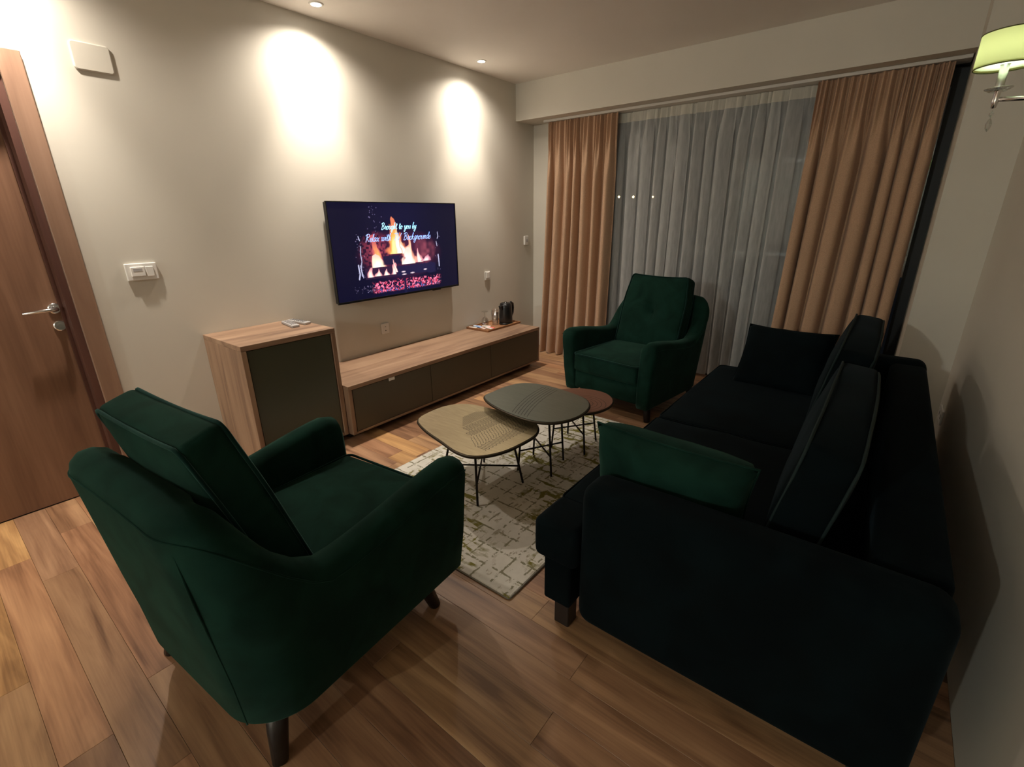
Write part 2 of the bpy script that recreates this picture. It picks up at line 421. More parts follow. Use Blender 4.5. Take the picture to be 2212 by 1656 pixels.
# balcony outside
t = empty('balcony', (0, 4.7, 0), 'dark balcony with a metal railing outside the window', 'balcony')
part('slab', (-0.5, 4.2, -0.04, 1.15, -0.14, -0.03), M_dark, t)
part('handrail', (-0.5, 4.2, 1.0, 1.04, 1.0, 1.04), M_steel, t, 0.004)
bm = bmesh.new()
for i in range(40): box(bm, -0.48+i*0.119, -0.468+i*0.119, 1.014, 1.026, -0.03, 1.0)
link('balusters', tomesh(bm), M_frame, t, kind='stuff')
M_street = emis('street_lamp_glow', (1.0, 0.62, 0.25), 45)
for i, (x, z, lb) in enumerate(((-18.89, 3.10, 'leftmost of three orange street lights seen through the sheer curtain'), (-17.41, 3.05, 'middle one of three orange street lights seen through the sheer curtain'), (-15.49, 2.99, 'rightmost of three orange street lights seen through the sheer curtain'))):
    t = empty('street_lamp', (x, 45, -3.0), lb, 'street lamp', 'street lights beyond the window')
    bm = bmesh.new(); bmesh.ops.create_uvsphere(bm, u_segments=12, v_segments=8, radius=0.09); bmesh.ops.translate(bm, verts=bm.verts, vec=(0, 0, z+3))
    link('lamp_head', tomesh(bm), M_street, t)
    link('pole', tubem([(0, 0.2, 0), (0, 0.2, z+3.2), (0, 0, z+3.2)], 0.06, 6), M_dark, t)

# curtain rail
o = part('curtain_rail', (0.24, 3.295, 4.30, 4.435, HB-0.022, HB-0.001), M_rail, None, 0.002)
o['label'] = 'thin white curtain rail under the beam'; o['category'] = 'curtain rail'

# ================================================================ CURTAINS
def curtain(x0, x1, ymid, z0, z1, folds, amp, seed, za=None, zb=None, bot0=0.0, bot1=0.0, ybot=0.0, rows=44, cols=300, pin=3, pinch=0.10, over=0.0):
    """pleated cloth between heights za..zb of a curtain that spans z0..z1"""
    rnd = random.Random(seed); ph = [rnd.uniform(0, 6.28) for _ in range(6)]
    za = z0 if za is None else za; zb = z1 if zb is None else zb
    bm = bmesh.new(); grid = []
    wid = [rnd.uniform(0.6, 1.4) for _ in range(folds)]; am = [rnd.uniform(0.7, 1.2) for _ in range(folds)]; tot = sum(wid); cum = [0]
    for q in wid: cum.append(cum[-1]+q/tot)
    for r in range(rows+1):
        z = za+(zb-za)*r/rows; tz = (z-z0)/(z1-z0); row = []
        top = smoothstep(1-2.6*pinch, 1-pinch*0.35, tz)
        for c in range(cols+1):
            s = c/cols
            i = max(j for j in range(folds) if cum[j] <= s+1e-9) if s < 1 else folds-1
            f = (s-cum[i])/(cum[i+1]-cum[i])
            am_ = am[i]*(1-f)+am[(i+1) % folds]*f
            a1 = 2*PI*(i+f); wv = math.cos(a1); wv = math.copysign(abs(wv)**0.75, wv)
            g = math.cos(pin*a1+ph[1]+0.8*math.sin(i*2.3))
            y = amp*am_*wv*(1-0.72*top)+amp*0.42*top*g
            y += amp*0.16*math.cos(2*a1+ph[2]+1.4*tz)*(1-top)
            xw = 0.014*math.sin(a1+ph[3])*(1-top)+0.012*math.sin(2.4*tz+ph[4]+i*0.9)*math.sin(PI*s)*(1-top)
            xw += over*math.sin(2*a1)*(0.75+0.35*math.sin(i*1.9+ph[5]))
            xa = x0+bot0*(1-tz)**1.3; xb = x1+bot1*(1-tz)**1.3
            Y = ymid+y+ybot*(1-tz)**2
            if tz > 0.985: Y = ymid+(Y-ymid)*0.7
            row.append(bm.verts.new((xa+(xb-xa)*s+xw, Y, z+(0.005*math.sin(a1) if r == 0 and za == z0 else 0))))
        grid.append(row)
    for r in range(rows):
        for c in range(cols): bm.faces.new((grid[r][c], grid[r][c+1], grid[r+1][c+1], grid[r+1][c]))
    return tomesh(bm)
ztop = HB-0.024
def sub(o, x, y): o.location = (-x, -y, 0); return o
t = empty('curtain', (0.65, 4.33, 0), 'tan pleated curtain at the left end of the rail, beside the low cabinet', 'curtain', 'tan curtains')
sub(link('drape', curtain(0.285, 1.015, 4.325, 0.012, ztop, 7, 0.047, 3, bot0=-0.05, ybot=-0.06, cols=420, rows=60), M_curt, t, smooth=True), 0.65, 4.33)
t = empty('curtain', (2.87, 4.33, 0), 'tan pleated curtain at the right end of the rail, behind the sofa', 'curtain', 'tan curtains')
sub(link('drape', curtain(2.515, 3.225, 4.325, 0.012, ztop, 7, 0.047, 11, bot0=-0.05, bot1=-0.02, ybot=-0.05, cols=420, rows=60), M_curt, t, smooth=True), 2.87, 4.33)
t = empty('sheer_curtain', (1.78, 4.41, 0), 'white translucent sheer curtain hanging over the dark window', 'curtain')
sub(link('voile', curtain(0.93, 2.62, 4.412, 0.03, ztop, 14, 0.027, 21, zb=ztop-0.075, rows=40, cols=900, pin=2, pinch=0.05, over=0.021), M_sheer, t, smooth=True), 1.78, 4.41)
sub(link('heading_tape', curtain(0.93, 2.62, 4.412, 0.03, ztop, 14, 0.027, 21, za=ztop-0.075, rows=6, cols=900, pin=2, pinch=0.05, over=0.021), M_sheertop, t, smooth=True), 1.78, 4.41)

# ================================================================ CABINETS
HBn, DB = 0.391, 0.545
Y0, Y1 = 1.660, 3.820
t = empty('tv_bench', (0.27, 2.74, 0), 'long low wooden cabinet with three olive flap doors under the television', 'cabinet')
def P(name, b6, mat, root, bev=0.0015, **kw):
    r = root.location
    o = part(name, b6, mat, None, bev, **kw); o.parent = root; o.location = (-r.x, -r.y, -r.z); return o
P('top_board', (0.002, DB, Y0, Y1, HBn-0.028, HBn), M_cab, t)
P('side_panel', (0.002, DB-0.002, Y0, Y0+0.028, 0.045, HBn-0.0285), M_cabz, t)
P('side_panel', (0.002, DB-0.002, Y1-0.018, Y1, 0.045, HBn-0.0285), M_cabz, t)
P('bottom_board', (0.002, DB-0.004, Y0+0.0285, Y1-0.0185, 0.045, 0.062), M_cab, t)
P('back_panel', (0.002, 0.012, Y0+0.029, Y1-0.019, 0.063, HBn-0.029), M_dark, t)
P('plinth', (0.03, DB-0.085, Y0+0.02, Y1-0.04, 0.0, 0.0445), M_dark, t, 0)
ys = [Y0+0.032, 2.378, 3.085, Y1-0.020]
for i in range(3):
    dd = P('flap_door', (DB-0.024, DB-0.005, ys[i]+0.002, ys[i+1]-0.002, 0.065, HBn-0.031), M_oliveg, t, 0.0012)
pt = P('paper_tag', (DB-0.004, DB-0.001, 1.985, 2.035, HBn-0.050, HBn-0.029), M_white, t, 0.0006, label='small white tag hanging from the door gap')
YT0, YT1, HT, DT = 1.088, 1.655, 0.775, 0.493
t = empty('side_cabinet', (0.25, 1.37, 0), 'tall wooden cabinet with a dark olive door beside the low bench', 'cabinet')
P('top_board', (0.002, DT, YT0, YT1, HT-0.03, HT), M_cab, t)
P('side_panel', (0.002, DT-0.001, YT0, YT0+0.028, 0.045, HT-0.0305), M_cabz, t)
P('side_panel', (0.002, DT-0.001, YT1-0.028, YT1, 0.045, HT-0.0305), M_cabz, t)
P('bottom_board', (0.002, DT-0.004, YT0+0.0285, YT1-0.0285, 0.045, 0.068), M_cab, t)
P('back_panel', (0.002, 0.012, YT0+0.029, YT1-0.029, 0.069, HT-0.031), M_dark, t)
P('plinth', (0.03, DT-0.06, YT0+0.02, YT1-0.02, 0, 0.0445), M_dark, t, 0)
P('door', (DT-0.026, DT-0.008, YT0+0.032, YT1-0.032, 0.071, HT-0.034), M_olive, t, 0.0012)

# ================================================================ TELEVISION
TY0, TY1, TZ0, TZ1 = 1.972, 3.214, 0.826, 1.532
t = empty('television', (0.04, (TY0+TY1)/2, (TZ0+TZ1)/2), 'large flat television on the wall showing a log fire video', 'television')
P('housing', (0.022, 0.052, TY0+0.004, TY1-0.004, TZ0+0.006, TZ1-0.004), M_blackp, t, 0.004)
P('rear_bulge', (0.008, 0.03, TY0+0.2, TY1-0.2, TZ0+0.05, TZ1-0.28), M_blackp, t, 0.004)
bm = bmesh.new()
box(bm, 0.052, 0.064, TY0, TY0+0.006, TZ0, TZ1); box(bm, 0.052, 0.064, TY1-0.006, TY1, TZ0, TZ1)
box(bm, 0.052, 0.064, TY0+0.006, TY1-0.006, TZ1-0.006, TZ1); box(bm, 0.052, 0.066, TY0+0.006, TY1-0.006, TZ0, TZ0+0.014)
o = link('bezel', tomesh(bm), M_blackp, t); o.location = -Vector(t.location)
P('sensor_pod', (0.045, 0.062, 2.90, 2.99, TZ0-0.008, TZ0-0.0005), M_blackp, t, 0.002)
# picture on the screen: colours per vertex, computed here
NX, NZ = 420, 240
U, V = np.meshgrid(np.linspace(0, 1, NX), np.linspace(0, 1, NZ))
rng = np.random.default_rng(4)
def fnoise(sx, sz, seed):
    r = np.random.default_rng(seed); g = r.random((sz+2, sx+2))
    x = U*sx; z = V*sz; xi = x.astype(int); zi = z.astype(int); fx = x-xi; fz = z-zi
    fx = fx*fx*(3-2*fx); fz = fz*fz*(3-2*fz)
    return (g[zi, xi]*(1-fx)+g[zi, xi+1]*fx)*(1-fz)+(g[zi+1, xi]*(1-fx)+g[zi+1, xi+1]*fx)*fz
def ss(a, b, x):
    tt = np.clip((x-a)/(b-a), 0, 1); return tt*tt*(3-2*tt)
img = np.zeros((NZ, NX, 3)); img[:] = (0.0045, 0.0042, 0.022)
img *= (0.8+0.5*ss(0.4, 0, np.abs(U-0.5)))[..., None]
def add(mask, col):
    global img
    img = img*(1-mask[..., None])+np.array(col)*mask[..., None]
def blob(cx, cz, rx, rz, p=2.0): return np.clip(1-((np.abs((U-cx)/rx))**p+(np.abs((V-cz)/rz))**p), 0, 1)
n1 = fnoise(40, 24, 1); n2 = fnoise(90, 50, 2); n3 = fnoise(16, 10, 3); n4 = fnoise(130, 74, 5)
add(blob(0.5, 0.44, 0.36, 0.30)*(0.35+0.5*n1)*0.8, (0.13, 0.018, 0.05))
add(blob(0.30, 0.50, 0.13, 0.22)*(n2 > 0.35)*n2*0.9, (0.42, 0.06, 0.10))
add(blob(0.70, 0.47, 0.10, 0.18)*(n1)*0.8, (0.36, 0.08, 0.12))
def flame(cx, base, top, wid, lean, seed, tipcol, midcol, hot):
    nn = fnoise(34, 9, seed); n5 = fnoise(70, 18, seed+9)
    h = np.clip((V-base)/(top-base), 0, 1.2)
    wv = cx+lean*h+0.03*(nn-0.5)*(h+0.1)*2
    half = wid*(1-h)**0.75*(0.75+0.7*n5)
    half = np.where(h >= 1, 0, half)
    dd = np.abs(U-wv)/np.maximum(half, 1e-5)
    inside = (V > base)*ss(1.05, 0.8, dd)*(h < 1)
    add(inside*0.95, tipcol); add(inside*ss(0.85, 0.45, dd)*ss(1.0, 0.5, h+0.2*nn), midcol); add(inside*ss(0.6, 0.2, dd)*ss(0.75, 0.3, h+0.3*nn), hot)
flame(0.315, 0.33, 0.68, 0.050, -0.045, 31, (0.55, 0.10, 0.12), (0.95, 0.35, 0.12), (1.0, 0.80, 0.28))
flame(0.305, 0.325, 0.47, 0.052, 0.0, 33, (1, 0.6, 0.5), (1, 0.85, 0.6), (1, 1, 0.95))
flame(0.455, 0.455, 0.86, 0.070, -0.02, 35, (0.75, 0.20, 0.10), (1, 0.50, 0.10), (1, 0.85, 0.35))
flame(0.49, 0.46, 0.74, 0.035, -0.025, 37, (1, 0.6, 0.3), (1, 0.9, 0.7), (1, 1, 0.9))
flame(0.555, 0.335, 0.66, 0.062, 0.02, 39, (0.9, 0.35, 0.25), (1, 0.75, 0.5), (1, 1, 0.9))
flame(0.52, 0.45, 0.62, 0.035, -0.02, 43, (0.9, 0.35, 0.25), (1, 0.8, 0.6), (1, 1, 0.9))
flame(0.545, 0.33, 0.52, 0.060, 0.0, 45, (1, 0.7, 0.6), (1, 0.95, 0.8), (1, 1, 1))
flame(0.645, 0.335, 0.50, 0.035, 0.0, 47, (0.8, 0.3, 0.35), (1, 0.7, 0.6), (1, 0.95, 0.85))
flame(0.70, 0.345, 0.42, 0.045, 0.02, 49, (0.6, 0.2, 0.3), (0.9, 0.5, 0.55), (1, 0.8, 0.8))
# logs
add(ss(0.0, 0.02, U-0.335)*ss(0.0, 0.02, 0.50-U-0.3*(0.45-V)*0)*ss(0, 0.012, V-0.335)*ss(0, 0.012, 0.445-V)*0.96, (0.012, 0.010, 0.04))
add(blob(0.505, 0.40, 0.03, 0.05)*n2*1.2*(n2 > 0.4), (0.4, 0.06, 0.08))
add(ss(0, 0.01, V-0.19-0.02*n1)*ss(0, 0.02, 0.325+0.035*(U-0.5)+0.02*(n2-0.5)-V)*ss(0, 0.01, U-0.44)*ss(0, 0.03, 0.80-U)*0.95, (0.014, 0.012, 0.05))
add(ss(0, 0.01, V-0.20)*ss(0, 0.01, 0.325-V)*ss(0, 0.01, U-0.20)*ss(0, 0.02, 0.46-U)*0.9, (0.03, 0.012, 0.04))
for (cx, b, tp, wd_) in ((0.245, 0.222, 0.33, 0.022), (0.300, 0.228, 0.315, 0.026), (0.365, 0.228, 0.305, 0.024), (0.425, 0.226, 0.36, 0.022), (0.448, 0.25, 0.40, 0.010)):
    flame(cx, b, tp, wd_, 0.0, int(cx*997), (0.8, 0.3, 0.35), (1, 0.7, 0.6), (1, 0.95, 0.8))
for (cx, cz, rx) in ((0.505, 0.215, 0.022), (0.575, 0.222, 0.022), (0.69, 0.245, 0.018), (0.50, 0.245, 0.02)):
    add(blob(cx, cz, rx, 0.010), (0.9, 0.7, 0.8))
# embers
em = ss(0, 0.02, V-0.035)*ss(0, 0.03, 0.165-V+0.02*n1)*ss(0, 0.05, U-0.24)*ss(0, 0.05, 0.84-U)
add(em*(n4 > 0.42)*0.85*ss(0.4, 0.7, n2+0.15), (0.65, 0.05, 0.12)); add(em*(n4 > 0.68)*0.9, (0.95, 0.25, 0.42)); add(em*(n4 < 0.25)*ss(0.12, 0.04, V)*0.8, (0.25, 0.2, 0.6))
add(ss(0.012, 0.006, np.abs(U-0.507))*ss(0.17, 0.15, V), (0.01, 0.01, 0.045))
# sparks at both edges and embers at the sides
for (pts_, wd_) in (([(0.193, 0.555), (0.187, 0.48), (0.19, 0.40), (0.18, 0.33), (0.182, 0.25)], 0.004), ([(0.163, 0.36), (0.168, 0.27), (0.16, 0.22)], 0.007), ([(0.176, 0.36), (0.19, 0.23)], 0.004),
                    ([(0.822, 0.67), (0.826, 0.62), (0.818, 0.60)], 0.004), ([(0.806, 0.56), (0.812, 0.51)], 0.004), ([(0.818, 0.40), (0.822, 0.32), (0.822, 0.27)], 0.007), ([(0.182, 0.66), (0.19, 0.62)], 0.004)):
    mk = np.zeros_like(U)
    for (a0, b0), (a1, b1) in zip(pts_, pts_[1:]):
        for q in np.linspace(0, 1, 30):
            mk = np.maximum(mk, np.clip(1.3-(((U-(a0+(a1-a0)*q))/(wd_*0.7))**2+((V-(b0+(b1-b0)*q))/(wd_*1.8))**2), 0, 1))
    add(np.clip(mk*0.9, 0, 0.8), (0.60, 0.60, 0.85))
for k in range(150):
    side = rng.random()
    if side < 0.35: cx, cz = rng.normal(0.185, 0.015), rng.uniform(0.2, 0.68)
    elif side < 0.5: cx, cz = rng.normal(0.815, 0.012), rng.uniform(0.1, 0.68)
    elif side < 0.75: cx, cz = rng.normal(0.30, 0.03), rng.uniform(0.6, 0.98)
    else: cx, cz = rng.uniform(0.12, 0.30), rng.uniform(0.06, 0.14)
    add(blob(cx, cz, 0.0035, 0.006)*rng.uniform(0.1, 0.6), (0.4, 0.33, 0.6))
ys_ = TY0+0.006+(TY1-TY0-0.012)*U; zs_ = TZ0+0.014+(TZ1-TZ0-0.020)*V
co = np.stack([np.full_like(U, 0.058), ys_, zs_], -1).reshape(-1, 3)-np.array(t.location)
idx = np.arange(NX*NZ).reshape(NZ, NX)
quads = np.stack([idx[:-1, :-1], idx[:-1, 1:], idx[1:, 1:], idx[1:, :-1]], -1).reshape(-1, 4)
me = bpy.data.meshes.new('screen'); me.from_pydata(co.tolist(), [], quads.tolist())
ca = me.color_attributes.new('picture', 'FLOAT_COLOR', 'POINT')
ca.data.foreach_set('color', np.concatenate([img.reshape(-1, 3), np.ones((NX*NZ, 1))], 1).astype(np.float32).ravel())
mt, nt, b = nodes('screen_picture'); at = nt.nodes.new('ShaderNodeAttribute'); at.attribute_name = 'picture'
b.inputs['Base Color'].default_value = (0.004, 0.004, 0.005, 1); b.inputs['Roughness'].default_value = 0.25
nt.links.new(at.outputs['Color'], b.inputs['Emission Color']); b.inputs['Emission Strength'].default_value = 1.15
link('screen', me, mt, t)
M_text = emis('caption_light', (0.42, 0.80, 1.0), 0.95); M_text2 = emis('caption_light_blue', (0.36, 0.52, 1.0), 0.95)
# handwritten caption: strokes joined like cursive (x-height 1, ascender 2, descender -0.9)
GL = {
 'B': ([[(0.35, 0.0), (0.5, 1.0), (0.62, 1.9)], [(0.1, 1.6), (0.6, 2.0), (1.15, 1.9), (1.2, 1.4), (0.65, 1.05), (1.1, 0.95), (1.25, 0.45), (0.8, 0.0), (0.2, 0.05)]], 1.45),
 'R': ([[(0.35, -0.1), (0.5, 1.0), (0.62, 1.9)], [(0.1, 1.55), (0.6, 2.0), (1.2, 1.9), (1.2, 1.35), (0.6, 1.0), (0.95, 0.4), (1.4, 0.0)]], 1.5),
 'T': ([[(0.1, 1.8), (0.7, 1.9), (1.5, 2.0)], [(0.85, 1.9), (0.7, 0.9), (0.5, 0.0)]], 1.3),
 'V': ([[(0.2, 1.9), (0.35, 0.9), (0.45, 0.0), (0.9, 1.0), (1.4, 2.0)]], 1.4),
 'r': ([[(0.0, 0.1), (0.3, 0.9), (0.35, 1.1), (0.45, 0.8), (0.62, 0.85), (0.55, 0.2), (0.75, 0.0), (0.9, 0.2)]], 0.85),
 'o': ([[(0.0, 0.2), (0.15, 0.7), (0.5, 1.0), (0.15, 0.75), (0.12, 0.15), (0.45, 0.0), (0.75, 0.5), (0.5, 1.0), (0.7, 0.8), (1.0, 0.85)]], 0.95),
 'u': ([[(0.0, 0.6), (0.2, 1.0), (0.15, 0.2), (0.4, 0.0), (0.75, 0.6), (0.85, 1.0), (0.8, 0.2), (1.05, 0.2)]], 1.0),
 'g': ([[(0.75, 0.9), (0.4, 1.0), (0.1, 0.5), (0.3, 0.0), (0.7, 0.6), (0.8, 1.0), (0.7, -0.2), (0.35, -0.9), (0.1, -0.5), (0.6, 0.0), (0.95, 0.3)]], 0.95),
 'h': ([[(0.0, 0.2), (0.4, 1.4), (0.5, 2.0), (0.3, 1.6), (0.2, 0.0), (0.45, 0.8), (0.7, 0.95), (0.7, 0.2), (1.0, 0.15)]], 0.95),
 't': ([[(0.1, 0.4), (0.4, 1.8), (0.25, 0.4), (0.4, 0.0), (0.7, 0.2)], [(0.05, 1.25), (0.7, 1.35)]], 0.65),
 'y': ([[(0.0, 0.7), (0.2, 1.0), (0.15, 0.3), (0.4, 0.1), (0.75, 0.7), (0.85, 1.0), (0.7, -0.2), (0.3, -0.9), (0.1, -0.5), (0.6, 0.0), (0.95, 0.3)]], 0.95),
 'b': ([[(0.0, 0.3), (0.35, 1.5), (0.45, 2.0), (0.25, 1.2), (0.2, 0.1), (0.55, 0.0), (0.75, 0.6), (0.4, 0.8), (0.85, 0.75)]], 0.85),
 'e': ([[(0.0, 0.3), (0.5, 0.6), (0.45, 1.0), (0.15, 0.7), (0.2, 0.1), (0.5, 0.0), (0.8, 0.3)]], 0.75),
 'l': ([[(0.0, 0.3), (0.35, 1.3), (0.4, 2.0), (0.2, 1.4), (0.2, 0.2), (0.5, 0.1)]], 0.5),
 'a': ([[(0.7, 0.9), (0.35, 1.0), (0.08, 0.45), (0.3, 0.0), (0.7, 0.6), (0.78, 1.0), (0.72, 0.15), (1.0, 0.2)]], 0.95),
 'x': ([[(0.0, 0.9), (0.3, 0.9), (0.55, 0.1), (0.85, 0.15)], [(0.8, 1.0), (0.1, 0.0)]], 0.85),
 'w': ([[(0.0, 0.8), (0.15, 1.0), (0.15, 0.1), (0.5, 0.3), (0.6, 1.0), (0.6, 0.1), (1.0, 0.3), (1.05, 1.0), (1.25, 0.85)]], 1.25),
 'i': ([[(0.0, 0.4), (0.25, 1.0), (0.2, 0.15), (0.5, 0.15)], [(0.36, 1.5), (0.40, 1.6)]], 0.45),
 'c': ([[(0.65, 0.85), (0.35, 1.0), (0.1, 0.5), (0.3, 0.0), (0.75, 0.25)]], 0.7),
 'k': ([[(0.0, 0.3), (0.35, 1.4), (0.45, 2.0), (0.25, 1.2), (0.15, 0.0)], [(0.2, 0.5), (0.6, 1.0), (0.3, 0.55), (0.7, 0.0), (0.95, 0.2)]], 0.9),
 'n': ([[(0.0, 0.7), (0.18, 1.0), (0.15, 0.0), (0.4, 0.8), (0.7, 0.95), (0.7, 0.15), (1.0, 0.2)]], 0.95),
 'd': ([[(0.7, 0.9), (0.35, 1.0), (0.08, 0.45), (0.3, 0.0), (0.7, 0.6), (0.95, 2.0), (0.75, 0.2), (1.0, 0.15)]], 0.95),
 's': ([[(0.0, 0.2), (0.4, 0.9), (0.45, 1.0), (0.65, 0.45), (0.4, 0.0), (0.05, 0.1)]], 0.75),
}
def crv(pts, n=5):
    out = []; L = len(pts)
    for i in range(L-1):
        p0, p1, p2, p3 = (Vector(pts[max(i-1, 0)]), Vector(pts[i]), Vector(pts[i+1]), Vector(pts[min(i+2, L-1)]))
        for k in range(n):
            q = k/n; out.append(0.5*((2*p1)+(-p0+p2)*q+(2*p0-5*p1+4*p2-p3)*q*q+(-p0+3*p1-3*p2+p3)*q**3))
    out.append(Vector(pts[-1])); return out
def text_part(body, ycen, zbase, width, unit, mat):
    strokes = []; x = 0.0
    for ch in body:
        if ch == ' ': x += 0.75; continue
        g, adv = GL[ch]
        for st in g: strokes.append([(x+p.x+0.28*p.y, p.y) for p in crv(st)])
        x += adv
    s = width/(x+0.3); bm = bmesh.new(); hw_ = 0.0025
    for st in strokes:
        P3 = [Vector((0.0595, ycen-width/2+a*s, zbase+b*unit))-Vector(t.location) for a, b in st]; prev = None
        for i, p in enumerate(P3):
            d_ = P3[min(i+1, len(P3)-1)]-P3[max(i-1, 0)]
            if d_.length < 1e-7: continue
            d_.normalize(); nr = Vector((0, -d_.z, d_.y))*hw_
            cur = (bm.verts.new(p+nr), bm.verts.new(p-nr))
            if prev: bm.faces.new((prev[0], prev[1], cur[1], cur[0]))
            prev = cur
    return link('caption', tomesh(bm), mat, t)
TH = TZ1-TZ0; TWd = TY1-TY0
text_part('Brought to you by', TY0+TWd*0.494, TZ0+TH*0.722, TWd*0.285, 0.024, M_text)
text_part('Relax with TV Backgrounds', TY0+TWd*0.492, TZ0+TH*0.604, TWd*0.530, 0.027, M_text2)

# ================================================================ WALL FITTINGS
def wallplate(name, y, z, wy, hz, mat, label, cat, dx=0.010, bev=0.004, seg=2, group=None):
    t_ = empty(name, (0.0, y, z), label, cat, group)
    link('plate', boxm(0.0005, dx, -wy/2, wy/2, -hz/2, hz/2, bev, seg), mat, t_)
    return t_
t = empty('access_cover', (0.0, 0.899, 2.144), 'cream rounded cover plate high on the wall beside the door', 'cover plate')
bm = bmesh.new(); rg = []
for dx_, sh_ in ((0.0, 0.0), (0.006, 0.0), (0.0085, 0.0015), (0.010, 0.005)):
    rg.append([bm.verts.new((dx_, p.x, p.y)) for p in edge_loop(0.076-sh_, 0.059-sh_, 0, 0.016-sh_)])
for a_, b_ in zip(rg, rg[1:]):
    for k in range(len(a_)): bm.faces.new((a_[k], a_[(k+1) % len(a_)], b_[(k+1) % len(b_)], b_[k]))
bm.faces.new(rg[-1]); link('plate', tomesh(bm), M_offw, t)
t = wallplate('wall_controller', 0.872, 1.163, 0.142, 0.088, M_white, 'wide white switch and card holder on the wall beside the door', 'light switch', 0.012)
link('card_holder', boxm(0.012, 0.021, -0.050, 0.012, -0.022, 0.026, 0.002, 2), M_white, t)
link('switch_key', boxm(0.012, 0.017, 0.018, 0.052, -0.026, 0.026, 0.002), M_white, t)
link('grey_insert', boxm(0.021, 0.0218, -0.040, 0.000, 0.004, 0.018, 0.0003), M_lgrey, t)
t = wallplate('wall_socket', 2.398, 0.570, 0.078, 0.084, M_white, 'white wall socket under the television', 'socket')
for b6 in ((0.010, 0.0108, -0.004, 0.004, -0.022, -0.012), (0.010, 0.0108, -0.003, 0.003, 0.012, 0.018)): part('socket_hole', b6, M_blackp, t)
t = wallplate('wall_socket', 3.682, 0.865, 0.078, 0.084, M_white, 'white socket with a plugged-in adapter above the kettle', 'socket')
a = link('adapter', boxm(0.010, 0.0165, -0.020, 0.020, -0.022, 0.035, 0.003, 3), M_white, t)
t = wallplate('thermostat', 4.325, 1.175, 0.066, 0.092, M_white, 'small white thermostat on the wall beside the left curtain', 'thermostat', 0.020)
link('dial', boxm(0.020, 0.024, -0.016, 0.016, -0.016, 0.012, 0.002), M_lgrey, t)
# socket low on the right wall behind the sofa
t = empty('wall_socket', (W, 3.60, 0.295), 'socket low on the right wall behind the far end of the sofa', 'socket')
link('plate', boxm(-0.010, -0.0005, -0.075, 0.075, -0.042, 0.042, 0.004, 2), M_white, t)
for b6 in ((-0.0108, -0.010, -0.045, -0.03, -0.012, 0.012), (-0.0108, -0.010, 0.03, 0.045, -0.012, 0.012)): part('socket_hole', b6, M_blackp, t)

# ceiling downlights
for i, (x, y) in enumerate(SPOTS[1:]):
    t = empty('ceiling_downlight', (x, y, HC), ('recessed round ceiling spot above the television\'s left edge' if i == 0 else 'recessed round ceiling spot near the window beam'), 'ceiling light', 'ceiling spots along the wall')
    link('rim', lathem([(0.028, -0.001), (0.030, -0.006), (0.040, -0.006), (0.043, -0.001)], seg=32), M_white, t)
    link('lamp_face', lathem([(0, -0.0052), (0.028, -0.0052)], seg=32), M_bulb, t)
x, y = SPOTS[0]
t = empty('ceiling_downlight', (x, y, HC), 'recessed round ceiling spot above the door, reflected in the window', 'ceiling light', 'ceiling spots along the wall')
link('rim', lathem([(0.028, -0.001), (0.030, -0.006), (0.040, -0.006), (0.043, -0.001)], seg=32), M_white, t)
link('lamp_face', lathem([(0, -0.0052), (0.028, -0.0052)], seg=32), M_bulb, t)

# ================================================================ KETTLE TRAY
ZT = HBn
t = empty('tea_tray', (0.147, 3.60, ZT), 'small wooden tray on the far end of the low cabinet', 'tray')
bm = bmesh.new(); box(bm, -0.14, 0.14, -0.255, 0.255, 0.0, 0.008, 0.002)
link('tray_base', tomesh(bm), wood('tray_wood', (0.20, 0.085, 0.035), (0.30, 0.135, 0.06), (0.36, 0.18, 0.08), 'Y', 1.0, 0.45), t)
M_tray = bpy.data.materials['tray_wood']
bm = bmesh.new()
box(bm, -0.14, -0.130, -0.255, 0.255, 0.008, 0.020, 0.002); box(bm, 0.130, 0.14, -0.255, 0.255, 0.008, 0.020, 0.002)
box(bm, -0.130, 0.130, -0.255, -0.245, 0.008, 0.020, 0.002); box(bm, -0.130, 0.130, 0.245, 0.255, 0.008, 0.020, 0.002)
link('tray_rim', tomesh(bm), M_tray, t)
zk = ZT+0.0085
t = empty('electric_kettle', (0.205, 3.715, zk), 'black electric kettle standing on the wooden tray', 'kettle')
link('power_base', lathem([(0, 0), (0.068, 0), (0.070, 0.006), (0.068, 0.018), (0.050, 0.022), (0, 0.022)]), M_blackp, t, smooth=True)
link('body', lathem([(0, 0.0225), (0.066, 0.0225), (0.069, 0.03), (0.066, 0.10), (0.062, 0.17), (0.058, 0.195), (0.054, 0.20), (0, 0.20)], seg=40), M_blackp, t, smooth=True)
link('lid', lathem([(0.055, 0.2005), (0.054, 0.207), (0.040, 0.213), (0.012, 0.214), (0.011, 0.221), (0, 0.222)], seg=40), M_blackp, t, smooth=True)
link('spout', cushion(0.018, 0.026, 0.022, 0.008, n=3, fn=lambda q: Vector((q.x, q.y-0.062-(q.z*0.35), q.z+0.172))), M_blackp, t, smooth=True)
link('handle', tubem([(0, 0.052, 0.195), (0, 0.085, 0.203), (0, 0.112, 0.190), (0, 0.118, 0.15), (0, 0.112, 0.10), (0, 0.09, 0.065), (0, 0.060, 0.055)], [0.014, 0.014, 0.013, 0.012, 0.012, 0.012, 0.012], 12), M_blackp, t, smooth=True)
